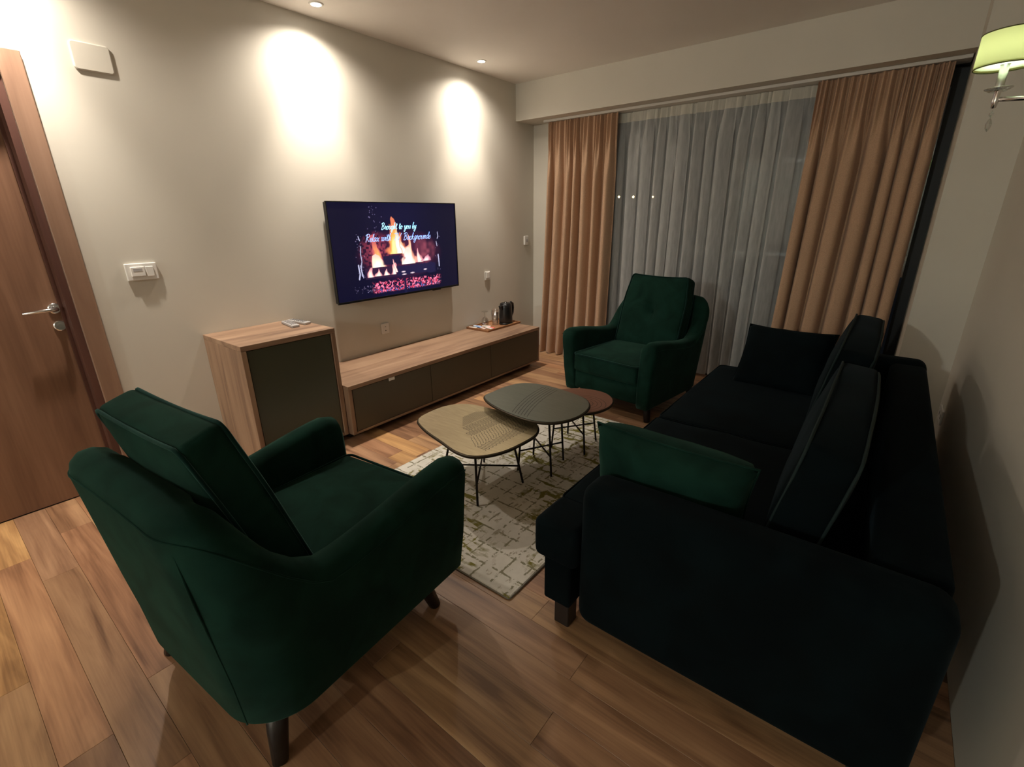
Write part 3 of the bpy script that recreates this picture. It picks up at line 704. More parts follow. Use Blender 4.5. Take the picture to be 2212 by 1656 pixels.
# drinking glasses
t = empty('water_glass', (0.14, 3.625, zk), 'clear drinking glass standing on the tray next to the kettle', 'glass', 'glasses on the tray')
link('bowl', lathem([(0, 0.0), (0.028, 0.0), (0.031, 0.004), (0.037, 0.13), (0.035, 0.13), (0.029, 0.010), (0, 0.009)], seg=32), M_glass, t, smooth=True)
t = empty('water_glass', (0.065, 3.715, zk), 'clear drinking glass half hidden behind the other glass', 'glass', 'glasses on the tray')
link('bowl', lathem([(0, 0.0), (0.028, 0.0), (0.031, 0.004), (0.037, 0.13), (0.035, 0.13), (0.029, 0.010), (0, 0.009)], seg=32), M_glass, t, smooth=True)
t = empty('stemmed_glass', (0.085, 3.535, zk), 'clear stemmed glass turned upside down on the tray', 'glass', 'glasses on the tray')
link('bowl', lathem([(0.033, 0.0), (0.036, 0.03), (0.033, 0.06), (0.018, 0.082), (0.004, 0.088), (0.004, 0.086), (0.016, 0.080), (0.031, 0.058), (0.034, 0.03), (0.031, 0.001)], seg=32), M_glass, t, smooth=True)
link('stem', lathem([(0.004, 0.088), (0.0035, 0.12), (0.004, 0.134)], seg=12), M_glass, t, smooth=True)
link('foot', lathem([(0, 0.134), (0.030, 0.138), (0.032, 0.140), (0.030, 0.142), (0, 0.144)], seg=32), M_glass, t, smooth=True)
cols = [((0.75, 0.73, 0.70), 'white'), ((0.25, 0.40, 0.70), 'blue'), ((0.75, 0.16, 0.14), 'red'), ((0.75, 0.73, 0.70), 'white'), ((0.55, 0.65, 0.8), 'pale blue'), ((0.75, 0.73, 0.70), 'white'), ((0.72, 0.55, 0.5), 'pink')]
descr = ['white sachet at the left front of the tray', 'blue sachet lying among the white ones on the tray', 'red sachet lying at the near edge of the tray', 'white sachet leaning beside the red one on the tray', 'pale blue sachet on the wooden tray near the wall', 'white sachet nearest the glasses on the tray', 'pink sachet lying behind the red one on the tray']
spots_ = [(0.06, 3.385, 0.3), (0.10, 3.425, -0.2), (0.21, 3.470, 0.15), (0.22, 3.435, -0.1), (0.06, 3.445, 0.1), (0.14, 3.49, 0.4), (0.17, 3.405, -0.35)]
for i, ((c, nm), (x, y, a)) in enumerate(zip(cols, spots_)):
    me = cushion(0.044, 0.013, 0.0038, 0.0032, bulge=(0, 0, 0.002), n=4)
    o = link('sachet', me, simple('sachet_'+nm.replace(' ', '_')+str(i), c, 0.45), None, descr[i], 'sachet', 'sachets on the tray', smooth=True)
    o.location = (x, y, zk+0.0045+0.0003*i+(0.003 if i in (1, 3) else 0)); o.rotation_euler = (0.05*(i % 3), 0.0, a)

# remote controls on the tall cabinet
def remote(loc, rz, L, Wd, mat, label, btn):
    t_ = empty('remote_control', loc, label, 'remote control', 'remote controls', rz)
    link('case', boxm(-L/2, L/2, -Wd/2, Wd/2, 0.0, 0.017, 0.005, 3), mat, t_, smooth=False)
    bm = bmesh.new()
    for i in range(7):
        for j in range(3): box(bm, -L*0.40+i*L*0.115, -L*0.40+i*L*0.115+L*0.05, -Wd*0.33+j*Wd*0.25, -Wd*0.33+j*Wd*0.25+Wd*0.14, 0.017, 0.0185)
    link('button_block', tomesh(bm), btn, t_)
remote((0.185, 1.535, HT), -0.16, 0.20, 0.048, M_lgrey, 'grey remote control nearer the front edge of the tall cabinet', M_blackp)
remote((0.165, 1.605, HT), 0.10, 0.19, 0.046, simple('silver_plastic', (0.5, 0.49, 0.49), 0.3, 0.3), 'dark topped silver remote control nearer the television', M_blackp)

# ================================================================ RUG
mt, nt, b = nodes('rug_pile')
mp = mapping(nt, (1, 1, 1))
def distress(sx, sy, seed, lo, hi):
    m2 = nt.nodes.new('ShaderNodeMapping'); m2.inputs['Scale'].default_value = (sx, sy, 1); m2.inputs['Location'].default_value = (seed, seed*1.7, 0)
    nt.links.new(mp.outputs[0], m2.inputs[0]); nz = N(nt, 'ShaderNodeTexNoise', Scale=1.0, Detail=5.0, Roughness=0.62); nt.links.new(m2.outputs[0], nz.inputs['Vector'])
    mr = nt.nodes.new('ShaderNodeMapRange'); mr.inputs['From Min'].default_value = lo; mr.inputs['From Max'].default_value = hi
    nt.links.new(nz.outputs[0], mr.inputs[0]); return mr.outputs[0]
def mathn(op, a, b_=None, v=None):
    n = nt.nodes.new('ShaderNodeMath'); n.operation = op; nt.links.new(a, n.inputs[0])
    if b_ is not None: nt.links.new(b_, n.inputs[1])
    if v is not None: n.inputs[1].default_value = v
    return n.outputs[0]
def mixc(f, a, c):
    n = nt.nodes.new('ShaderNodeMix'); n.data_type = 'RGBA'; nt.links.new(f, n.inputs[0])
    if isinstance(a, tuple): n.inputs[6].default_value = (*a, 1)
    else: nt.links.new(a, n.inputs[6])
    n.inputs[7].default_value = (*c, 1); return n.outputs[2]
def gridlines(sc, width, seed, axis):
    # thin distorted lines running along one axis
    sp = nt.nodes.new('ShaderNodeSeparateXYZ'); nt.links.new(mp.outputs[0], sp.inputs[0])
    nz = N(nt, 'ShaderNodeTexNoise', Scale=16.0, Detail=6.0, Roughness=0.8); nt.links.new(mp.outputs[0], nz.inputs['Vector'])
    base = mathn('MULTIPLY', sp.outputs[axis], v=sc)
    base = mathn('ADD', base, mathn('MULTIPLY', nz.outputs[0], v=0.30)); base = mathn('ADD', base, v=seed)
    fr = mathn('FRACT', base); d_ = mathn('ABSOLUTE', mathn('SUBTRACT', fr, v=0.5))
    return mathn('LESS_THAN', d_, v=width)
ln = mathn('MAXIMUM', mathn('MULTIPLY', gridlines(11.0, 0.048, 0.2, 0), distress(14, 22, 2.0, 0.47, 0.51)), mathn('MULTIPLY', gridlines(10.0, 0.050, 0.4, 1), distress(24, 12, 5.0, 0.46, 0.50)))
base_c = mixc(distress(6, 6, 9.0, 0.35, 0.7), (0.80, 0.77, 0.70), (0.66, 0.64, 0.57))
c1 = mixc(mathn('MULTIPLY', ln, v=0.85), base_c, (0.20, 0.185, 0.10))
patch = mathn('MULTIPLY', mathn('MAXIMUM', distress(6.0, 26.0, 3.3, 0.53, 0.56), distress(24.0, 7.0, 7.1, 0.56, 0.59)), distress(2.6, 2.6, 1.2, 0.47, 0.53))
c2 = mixc(patch, c1, (0.22, 0.20, 0.05))
c3 = mixc(mathn('MULTIPLY', distress(30, 12, 8.0, 0.58, 0.62), distress(3, 3, 4.2, 0.45, 0.6)), c2, (0.38, 0.33, 0.24))
nt.links.new(c3, b.inputs['Base Color']); b.inputs['Roughness'].default_value = 0.95; b.inputs['Specular IOR Level'].default_value = 0.1
nf = N(nt, 'ShaderNodeTexNoise', Scale=700.0, Detail=1.0); nt.links.new(mp.outputs[0], nf.inputs['Vector']); bump(nt, b, nf.outputs[0], 0.3, 0.001)
RX0, RX1, RY0, RY1 = 1.068, 2.235, 1.195, 2.985
t = empty('area_rug', ((RX0+RX1)/2, (RY0+RY1)/2, 0.0), 'off-white area rug with distressed olive lines under the coffee tables', 'rug')
hx, hy_ = (RX1-RX0)/2, (RY1-RY0)/2
link('pile', boxm(-hx, hx, -hy_, hy_, 0.0005, 0.012, 0.003), mt, t)
bm = bmesh.new(); tube(bm, [(p.x, p.y, 0.005) for p in edge_loop(hx, hy_, 0, 0.012, 12, 3)], 0.0045, 6, True)
link('binding', tomesh(bm), simple('rug_binding', (0.22, 0.20, 0.16), 0.9), t)

# ================================================================ COFFEE TABLES
def brass(name, c1, c2, rough, metal):
    mt, nt, b = nodes(name); mp = mapping(nt, (3, 30, 1)); nz = N(nt, 'ShaderNodeTexNoise', Scale=4.0, Detail=4.0); nt.links.new(mp.outputs[0], nz.inputs['Vector'])
    r = ramp(nt, nz.outputs[0], [(0.3, c1), (0.7, c2)]); nt.links.new(r.outputs[0], b.inputs['Base Color'])
    b.inputs['Roughness'].default_value = rough; b.inputs['Metallic'].default_value = metal
    return mt
M_brass = brass('brushed_brass', (0.36, 0.29, 0.165), (0.44, 0.36, 0.21), 0.42, 0.55)
M_slate = brass('slate_lacquer', (0.115, 0.132, 0.108), (0.142, 0.158, 0.130), 0.33, 0.3)
M_copper = brass('copper_lacquer', (0.22, 0.105, 0.070), (0.27, 0.13, 0.09), 0.40, 0.45)
M_groove = simple('engraved_groove', (0.018, 0.015, 0.010), 0.6)
M_edge = simple('bronze_rim', (0.05, 0.038, 0.022), 0.45, 0.6)
def catmull(pts, n=10):
    P_ = [Vector((*p, 0)) for p in pts]; out = []; L = len(P_)
    for i in range(L):
        p0, p1, p2, p3 = P_[i-1], P_[i], P_[(i+1) % L], P_[(i+2) % L]
        for k in range(n):
            t_ = k/n
            out.append(0.5*((2*p1)+(-p0+p2)*t_+(2*p0-5*p1+4*p2-p3)*t_*t_+(-p0+3*p1-3*p2+p3)*t_**3))
    return out
def slab(outline, z0, z1):
    bm = bmesh.new(); a = [bm.verts.new((p.x, p.y, z1)) for p in outline]; b = [bm.verts.new((p.x, p.y, z0)) for p in outline]
    bm.faces.new(a); bm.faces.new(b[::-1])
    for i in range(len(a)): j = (i+1) % len(a); bm.faces.new((a[i], b[i], b[j], a[j]))
    bmesh.ops.triangulate(bm, faces=[f for f in bm.faces if len(f.verts) > 4]); return tomesh(bm)
def ribbon(bm, pts, w_, z):
    pts = [Vector((p[0], p[1], 0)) for p in pts]; prev = None
    for i, p in enumerate(pts):
        d_ = (pts[min(i+1, len(pts)-1)]-pts[max(i-1, 0)])
        if d_.length < 1e-9: continue
        d_.normalize(); nrm = Vector((-d_.y, d_.x, 0))*w_/2
        cur = (bm.verts.new((p.x+nrm.x, p.y+nrm.y, z)), bm.verts.new((p.x-nrm.x, p.y-nrm.y, z)))
        if prev: bm.faces.new((prev[0], prev[1], cur[1], cur[0]))
        prev = cur
def inside(poly, x, y):
    c_ = False; n = len(poly)
    for i in range(n):
        a, b2 = poly[i], poly[i-1]
        if (a.y > y) != (b2.y > y) and x < (b2.x-a.x)*(y-a.y)/(b2.y-a.y)+a.x: c_ = not c_
    return c_
def table(loc, outline, zt, feet, tops, label, top_mat, grooves, barz=0.115):
    t_ = empty('coffee_table', loc, label, 'coffee table', 'nested coffee tables')
    rel = [(x-loc[0], y-loc[1]) for x, y in outline]; ol = catmull(rel)
    cx_ = sum(p.x for p in ol)/len(ol); cy_ = sum(p.y for p in ol)/len(ol)
    link('table_top', slab(ol, zt-0.012-loc[2], zt-loc[2]), top_mat, t_)
    big = [Vector((cx_+(p.x-cx_)*1.006, cy_+(p.y-cy_)*1.006, 0)) for p in ol]
    bm = bmesh.new(); tube(bm, [(p.x, p.y, zt-0.009-loc[2]) for p in big], 0.0075, 6, True)
    link('rim', tomesh(bm), M_edge, t_, smooth=True)
    F_ = [Vector((x-loc[0], y-loc[1], 0)) for x, y in feet]; T_ = [Vector((x-loc[0], y-loc[1], zt-0.013-loc[2])) for x, y in tops]
    for f, q in zip(F_, T_): link('leg', tubem([f, q], 0.0062, 8), M_blackm, t_, smooth=True)
    for a, b2 in ((0, 2), (1, 3)):
        pa = F_[a].lerp(T_[a], barz/zt); pb = F_[b2].lerp(T_[b2], barz/zt)
        link('cross_bar', tubem([pa, pb], 0.005, 8), M_blackm, t_, smooth=True)
    bm = bmesh.new(); grooves(bm, ol, zt+0.0004-loc[2], loc); g = link('engraving', tomesh(bm), M_groove, t_)
    return t_
ZR = 0.0142
# front table, brass: leaf relief
def leaf(bm, ol, z, loc):
    # bands of the relief run along y; x is the cross direction
    def put(pts, w_=0.0026):
        seg_ = []
        for (x, y) in pts:
            if inside(ol, (x-loc[0])*1.05, (y-loc[1])*1.05): seg_.append((x-loc[0], y-loc[1]))
            else:
                if len(seg_) > 1: ribbon(bm, seg_, w_, z)
                seg_ = []
        if len(seg_) > 1: ribbon(bm, seg_, w_, z)
    def left(x): return 1.775-1.0*(x-1.45) if x < 1.60 else 1.625-0.40*(x-1.60)
    sk = lambda x, y: (x+0.07*(y-1.70), y)
    for k in range(11):
        x = 1.435+k*0.0085; put([sk(x, left(x)+0.27*i/10*(0.4+0.6*k/10)) for i in range(11)], 0.0022)
    put([sk(1.537, 1.69+0.3*i/10) for i in range(11)])
    for (xa, xb, ya, yb_, n) in ((1.545, 1.592, 1.68, 1.99, 15), (1.600, 1.645, 1.645, 1.99, 17), (1.755, 1.815, 1.565, 1.99, 17)):
        pts = []
        for i in range(n*14):
            th = i/14*2*PI; c_ = math.cos(th); c_ = math.copysign(abs(c_)**0.6, c_)
            pts.append(sk((xa+xb)/2+(xb-xa)/2*c_, ya+(yb_-ya)*i/(n*14)+0.0032*math.sin(2*th)))
        put(pts, 0.0028)
    for k in range(22):
        y = 1.60+k*0.0185
        put([sk(1.655, y+0.030), sk(1.680, y+0.012), sk(1.703, y)], 0.0022); put([sk(1.705, y-0.004), sk(1.728, y-0.016), sk(1.748, y-0.034)], 0.0022)
# chosen outlines follow the photographed tops
T1 = [(1.232, 1.735), (1.262, 1.625), (1.385, 1.560), (1.555, 1.515), (1.70, 1.480), (1.800, 1.500), (1.868, 1.600), (1.892, 1.74), (1.885, 1.87), (1.815, 1.965), (1.70, 1.995), (1.50, 1.985), (1.325, 1.955), (1.245, 1.865)]
t1 = table((1.56, 1.76, ZR), T1, 0.365, [(1.72, 1.585), (1.772, 1.905), (1.44, 1.955), (1.40, 1.64)], [(1.665, 1.64), (1.72, 1.86), (1.50, 1.90), (1.45, 1.70)], 'brass-coloured coffee table with an engraved leaf pattern, nearest the armchair', M_brass, leaf)
def arcs(bm, ol, z, loc):
    for k in range(6):
        a = [];
        for i in range(30):
            q = i/29; x = 1.675+0.020*k+0.015*q+0.05*(1-q)**2*0.6-0.06*q*(1-q); y = 1.90+0.43*q
            x += -0.075*q
            if inside(ol, (x-loc[0])*1.02, (y-loc[1])*1.02): a.append((x-loc[0], y-loc[1]))
        if len(a) > 1: ribbon(bm, a, 0.0032, z)
T2 = [(1.418, 2.090), (1.425, 2.000), (1.52, 1.935), (1.685, 1.888), (1.85, 1.880), (1.96, 1.935), (2.012, 2.06), (2.000, 2.20), (1.930, 2.300), (1.80, 2.345), (1.62, 2.365), (1.48, 2.325), (1.425, 2.22)]
t2 = table((1.74, 2.12, ZR), T2, 0.425, [(1.861, 2.055), (1.812, 2.262), (1.625, 2.21), (1.665, 2.00)], [(1.835, 2.06), (1.80, 2.235), (1.655, 2.20), (1.68, 2.035)], 'dark slate coffee table with curved engraved lines, highest of the three', M_slate, arcs, 0.13)
def rings(bm, ol, z, loc):
    for k in range(5):
        r = 0.035+0.024*k
        pts = [(1.83+r*1.1*math.cos(a/24*PI*1.3-0.9)-loc[0], 2.44+r*math.sin(a/24*PI*1.3-0.9)-loc[1]) for a in range(25)]
        ribbon(bm, pts, 0.0025, z)
T3 = [(1.56, 2.44), (1.60, 2.32), (1.71, 2.26), (1.85, 2.27), (1.95, 2.35), (1.985, 2.48), (1.95, 2.60), (1.85, 2.68), (1.71, 2.67), (1.60, 2.58)]
t3 = table((1.76, 2.46, ZR), T3, 0.335, [(1.880, 2.400), (1.84, 2.62), (1.635, 2.60), (1.66, 2.36)], [(1.85, 2.41), (1.82, 2.58), (1.66, 2.57), (1.68, 2.38)], 'small copper-brown round coffee table, lowest and farthest of the three', M_copper, rings, 0.14)

# ================================================================ ARMCHAIRS
def armchair(name, loc, rz, label):
    t_ = empty(name, loc, label, 'armchair', 'green velvet armchairs', rz)
    # plan path of the shell: from the right front, around the back, to the left front
    hw, yf, yb, rc = 0.396, 0.43, -0.40, 0.17
    path = []
    for i in range(14): path.append((hw, yf-(yf-(yb+rc))*i/14, 0))
    for i in range(13):
        a = -PI/2*i/12; path.append((hw-rc+rc*math.cos(a), yb+rc+rc*math.sin(a), 1))
    for i in range(1, 12): path.append((hw-rc-(2*(hw-rc))*i/12, yb, 2))
    full_p = path+[]
    for i in range(13):
        a = -PI/2-PI/2*i/12; full_p.append((-(hw-rc)+rc*math.cos(a), yb+rc+rc*math.sin(a), 1))
    for i in range(1, 15): full_p.append((-hw, (yb+rc)+(yf-(yb+rc))*i/14, 0))
    thick = 0.105
    def topz(x, y):
        # arms dip in the middle and sweep up to the back
        if y > -0.12: z = 0.552+0.062*smoothstep(-0.12, 0.42, y)
        else: z = 0.552+0.262*smoothstep(0, 1, (-0.12-y)/0.27)
        return z+(0.02*(1-(x/hw)**2) if y < -0.3 else 0)
    n = len(full_p)
    def surf(i, o_, z):
        x, y, k = full_p[i]
        p0 = full_p[max(i-1, 0)]; p1 = full_p[min(i+1, n-1)]
        d_ = Vector((p1[0]-p0[0], p1[1]-p0[1], 0)).normalized(); nin = Vector((d_.y, -d_.x, 0))
        if nin.dot(Vector((-x, -y+0.05, 0))) < 0: nin = -nin
        backness = smoothstep(0, 1, (-0.05-y)/0.3)
        tp = max(0, 1-(z-0.13)/0.45); f = 1-0.075*tp
        lean = -0.045*smoothstep(0.10, 0.85, z)*backness+0.012*tp*backness
        front = -0.02*smoothstep(0.35, 0.12, z)*smoothstep(0.2, 0.43, y)
        return Vector(((x+nin.x*o_)*f, y+nin.y*o_+lean+front, z))
    bm = bmesh.new(); secs = []
    for i, (x, y, k) in enumerate(full_p):
        zt = topz(x, y); th = thick*(1.0 if k != 2 else 1.08)
        if i in (0, n-1): zt -= 0.012
        prof = [(0.012, 0.128), (0.0, 0.145), (0.0, 0.30), (0.0, 0.42), (-0.004, zt-0.055), (0.004, zt-0.026), (0.022, zt-0.007), (0.052, zt), (0.082, zt-0.007), (th-0.004, zt-0.028), (th, zt-0.06), (th, 0.42), (th, 0.30), (th, 0.145), (th-0.01, 0.128)]
        secs.append([bm.verts.new(surf(i, o_, z)) for o_, z in prof])
    m_ = len(secs[0])
    for a, b2 in zip(secs, secs[1:]):
        for k in range(m_): bm.faces.new((a[k], a[(k+1) % m_], b2[(k+1) % m_], b2[k]))
    for s_ in (secs[0], secs[-1]):
        c_ = sum((v.co for v in s_), Vector())/m_
        inner = [bm.verts.new(v.co.lerp(c_, 0.22)+Vector((0, 0.016, 0))) for v in s_]
        for k in range(m_): bm.faces.new((s_[k], s_[(k+1) % m_], inner[(k+1) % m_], inner[k]))
        bm.faces.new(inner)
    sh = link('shell', tomesh(bm), M_velvet, t_, smooth=True)
    # seams: two down the back panel, one around below the roll
    for i in (23, n-24):
        link('seam', tubem([surf(i, 0.0005, 0.14+0.60*k/20) for k in range(21)], 0.0028, 6), M_velvet, sh, smooth=True)
    link('seam', tubem([surf(i, -0.0035, topz(*full_p[i][:2])-0.052) for i in range(n)], 0.0028, 6), M_velvet, sh, smooth=True)
    # seat deck and front rail
    link('front_rail', cushion(0.278, 0.035, 0.075, 0.02, n=6, fn=lambda q: q+Vector((0, 0.385, 0.228))), M_velvet, t_, smooth=True)
    link('seat_deck', boxm(-0.275, 0.275, -0.33, 0.37, 0.155, 0.285, 0.01), M_velvet2, t_)
    # seat cushion
    sc = link('seat_cushion', cushion(0.277, 0.345, 0.07, 0.024, bulge=(0.0, 0.012, 0.016), n=12, fn=lambda q: q+Vector((0, 0.095, 0.368)), seed=2, wob=0.004), M_velvet, t_, smooth=True)
    link('piping', tubem([(p.x, p.y+0.095, p.z) for p in edge_loop(0.275, 0.350, 0.432, 0.03)], 0.0055, 6, True), M_pipe, sc, smooth=True)
    # back cushion: boxed, leaning back, one button
    lean = math.radians(-17); Rm = Matrix.Rotation(-lean, 3, 'X')
    def place(q):
        return Rm @ q + Vector((0.002, -0.222, 0.685))
    def fb(q):
        u, v = q.x/0.27, q.z/0.29
        wdt = 1.0-0.10*smoothstep(0.2, 1.0, v)
        q = Vector((q.x*wdt, q.y, q.z))
        if q.y > 0: q.y -= 0.045*math.exp(-((q.x/0.05)**2+(q.z/0.05)**2))+0.010*math.exp(-(q.x/0.012)**2)*math.exp(-((abs(q.z))/0.16)**2)
        q.z -= 0.012*(1-u*u)*smoothstep(0.5, 1, v)
        return place(q)
    bc = link('back_cushion', cushion(0.268, 0.052, 0.285, 0.020, bulge=(0.0, 0.034, 0.010), n=16, fn=fb, seed=5, wob=0.004), M_velvet, t_, smooth=True)
    for s_ in (1, -1):
        lp = []
        for p in edge_loop(0.266, 0.283, 0, 0.03):
            u, v = p.x/0.27, p.y/0.29; wdt = 1.0-0.10*smoothstep(0.2, 1.0, v)
            q = Vector((p.x*wdt, s_*0.052, p.y-0.012*(1-u*u)*smoothstep(0.5, 1, v))); lp.append(place(q))
        link('piping', tubem(lp, 0.0055, 6, True), M_pipe, bc, smooth=True)
    bm = bmesh.new(); bmesh.ops.create_uvsphere(bm, u_segments=16, v_segments=10, radius=0.014)
    for v in bm.verts: v.co = place(Vector((v.co.x, v.co.y*0.5+0.036, v.co.z)))
    link('button', tomesh(bm), M_velvet, bc, smooth=True)
    # tapered splayed legs
    for (lx, ly, sx, sy) in ((0.27, 0.27, 1, 1), (-0.27, 0.27, -1, 1), (0.285, -0.30, 1, -1), (-0.285, -0.30, -1, -1)):
        link('leg', tubem([(lx, ly, 0.16), (lx+sx*0.02, ly+sy*0.02, 0.09), (lx+sx*0.042, ly+sy*0.042, 0.0)], [0.030, 0.028, 0.021], 16), M_legw, t_, smooth=True)
    return t_
def dup(root, loc, rz, label):
    r = root.copy(); C.objects.link(r); r.location = loc; r.rotation_euler = (0, 0, rz); r['label'] = label
    for ch in [o_ for o_ in bpy.data.objects if o_.parent == root]:
        c_ = ch.copy(); C.objects.link(c_); c_.parent = r
        for g in [o_ for o_ in bpy.data.objects if o_.parent == ch]:
            g2 = g.copy(); C.objects.link(g2); g2.parent = c_
    return r
near = armchair('armchair', (1.738, 0.665, 0), math.radians(5), 'dark green velvet armchair in the foreground, seen from behind')
far = dup(near, (1.715, 3.475, 0), math.radians(172), 'dark green velvet armchair facing the camera in front of the sheer curtain')

# ================================================================ SOFA
SX0, SX1, SY0, SY1 = 2.530, 3.425, 1.18, 3.52
ZB, ZA = 0.095, 0.632
t = empty('sofa', ((SX0+SX1)/2, (SY0+SY1)/2, 0), 'long dark green velvet sofa standing along the right wall', 'sofa')
r = t.location
def SP(name, hx, hy, hz, c, rr, mat=M_velvet2, bulge=(0, 0, 0), n=10, fn=None, seed=0, wob=0.0, parent=None, **kw):
    off = Vector(c)-Vector(r)
    f2 = (lambda q: (fn(q) if fn else q)+off)
    return link(name, cushion(hx, hy, hz, rr, bulge, n, f2, seed, wob), mat, parent or t, smooth=True, **kw)
AT = 0.15
for (ya, yb_) in ((SY0, SY0+AT), (SY1-AT, SY1)):
    SP('armrest', (SX1-SX0)/2, (yb_-ya)/2, (ZA-ZB)/2, ((SX0+SX1)/2, (ya+yb_)/2, (ZA+ZB)/2), 0.052, bulge=(0.0, 0.006, 0.006))
SP('backrest', 0.08, (SY1-SY0)/2-AT-0.001, (ZA-ZB)/2-0.004, (SX1-0.085, (SY0+SY1)/2, (ZA+ZB)/2-0.004), 0.03)
SP('base', (SX1-0.17-2.385)/2, (SY1-SY0)/2-AT-0.002, 0.095, ((2.385+SX1-0.17)/2, (SY0+SY1)/2, 0.195), 0.012)
SP('front_panel', 0.055, (SY1-SY0)/2-0.03, 0.095, (2.44, (SY0+SY1)/2, 0.190), 0.012)
ym = 2.26
for i, (ya, yb_) in enumerate(((SY0+AT+0.002, ym), (ym+0.004, SY1-AT-0.002))):
    xa, xb = 2.36, SX1-0.175
    def tform(q, i=i, ya=ya, yb_=yb_):
        return q
    sc = SP('seat_cushion', (xb-xa)/2, (yb_-ya)/2, 0.078, ((xa+xb)/2, (ya+yb_)/2, 0.371), 0.028, mat=M_velvet2, bulge=(0.008, 0, 0.015), n=12, seed=3+i, wob=0.004)
    # T-shaped nose in front of the armrest
    if i == 0: SP('cushion_nose', (SX0-0.002-xa)/2, (ya+0.03-SY0)/2, 0.077, ((xa+SX0-0.002)/2, (SY0+ya+0.03)/2, 0.370), 0.026, mat=M_velvet2, bulge=(0.005, 0.0, 0.004), n=6, parent=sc)
    link('piping', tubem([(p.x+(xa+xb)/2-r.x, p.y+(ya+yb_)/2-r.y, 0.446) for p in edge_loop((xb-xa)/2-0.010, (yb_-ya)/2-0.006, 0, 0.03)], 0.0035, 6, True), M_velvet2, sc, smooth=True)
# boxed back cushions leaning on the backrest
for i, (ya, yb_, dx, dz) in enumerate(((1.37, 2.30, 0.0, 0.0), (2.33, 3.25, -0.02, 0.035))):
    lean = math.radians(11); Rm = Matrix.Rotation(lean, 3, 'Y'); cc = Vector((3.105+dx, (ya+yb_)/2, 0.665+dz))-Vector(r)
    def place(q, Rm=Rm, cc=cc): return Rm @ q + cc
    hyy = (yb_-ya)/2
    def fb(q, place=place, hyy=hyy):
        q = Vector(q); v = q.z/0.2
        q.z -= 0.02*abs(q.y/hyy)**3*(v > 0)
        return place(q)
    bc = link('back_cushion', cushion(0.062, hyy, 0.205, 0.020, bulge=(0.026, 0.006, 0.018), n=12, fn=fb, seed=8+i, wob=0.007), M_velvet2, t, smooth=True)
    for s_ in (1, -1):
        lp = []
        for p in edge_loop(hyy-0.002, 0.203, 0, 0.03, 10, 6):
            q = Vector((s_*0.060, p.x, p.y)); q.z -= 0.02*abs(q.y/hyy)**3*(q.z > 0); q.z += 0.014*(1-(q.y/hyy)**2)*(1 if q.z > 0.19 else 0)
            q += noise.noise_vector(q*6+Vector((i, 0, 0)))*0.003
            lp.append(place(q))
        link('piping', tubem(lp, 0.0045, 6, True), M_pipe2, bc, smooth=True)
for (x, y) in ((2.458, SY0+0.07), (2.458, SY1-0.12), (SX1-0.07, SY0+0.07), (SX1-0.07, SY1-0.07)):
    o = part('leg', (x-0.03-r.x, x+0.03-r.x, y-0.03-r.y, y+0.03-r.y, 0.0, 0.094), M_legw, t, 0.003)

# throw pillows
def pillow(name, loc, half, th, rot, label, seed, mat):
    t_ = empty(name, loc, label, 'cushion', 'throw pillows on the sofa')
    t_.rotation_euler = rot
    bm = bmesh.new(); n = 22; top = {}; bot = {}
    def prof(u, v):
        e = max(0, (1-abs(u)**2.6))*max(0, (1-abs(v)**2.6)); return e**0.32
    for i in range(n+1):
        for j in range(n+1):
            u, v = -1+2*i/n, -1+2*j/n
            pin = 1-0.07*(1-abs(u)**2)*abs(v)**4-0.0; pin2 = 1-0.07*(1-abs(v)**2)*abs(u)**4
            x, y = u*half[0]*pin2, v*half[1]*pin; h_ = th*prof(u, v)
            wv = 0.006*noise.noise(Vector((u*3+seed, v*3, 0)))
            if i in (0, n) or j in (0, n): q = bm.verts.new((x, y, wv)); top[i, j] = q; bot[i, j] = q
            else: top[i, j] = bm.verts.new((x, y, h_+wv)); bot[i, j] = bm.verts.new((x, y, -h_+wv))
    for i in range(n):
        for j in range(n):
            bm.faces.new((top[i, j], top[i+1, j], top[i+1, j+1], top[i, j+1])); bm.faces.new((bot[i, j], bot[i, j+1], bot[i+1, j+1], bot[i+1, j]))
    link('cover', tomesh(bm), mat, t_, smooth=True)
    lp = [(u*half[0]*(1-0.07*(1-abs(v)**2)*abs(u)**4), v*half[1]*(1-0.07*(1-abs(u)**2)*abs(v)**4), 0) for (u, v) in
          [(-1+2*k/14, -1) for k in range(14)]+[(1, -1+2*k/14) for k in range(14)]+[(1-2*k/14, 1) for k in range(14)]+[(-1, 1-2*k/14) for k in range(14)]]
    link('piping', tubem(lp, 0.004, 6, True), mat, t_, smooth=True)
    return t_
pillow('throw_pillow', (2.720, 1.445, 0.570), (0.25, 0.185), 0.10, (math.radians(106), math.radians(3), math.radians(3)), 'green velvet throw pillow leaning on the near armrest of the sofa', 1.0, M_velvet)
pillow('throw_pillow', (2.76, 3.13, 0.600), (0.235, 0.20), 0.085, (math.radians(58), 0, math.radians(-5)), 'dark green throw pillow leaning on the far armrest of the sofa', 5.0, M_velvet2)

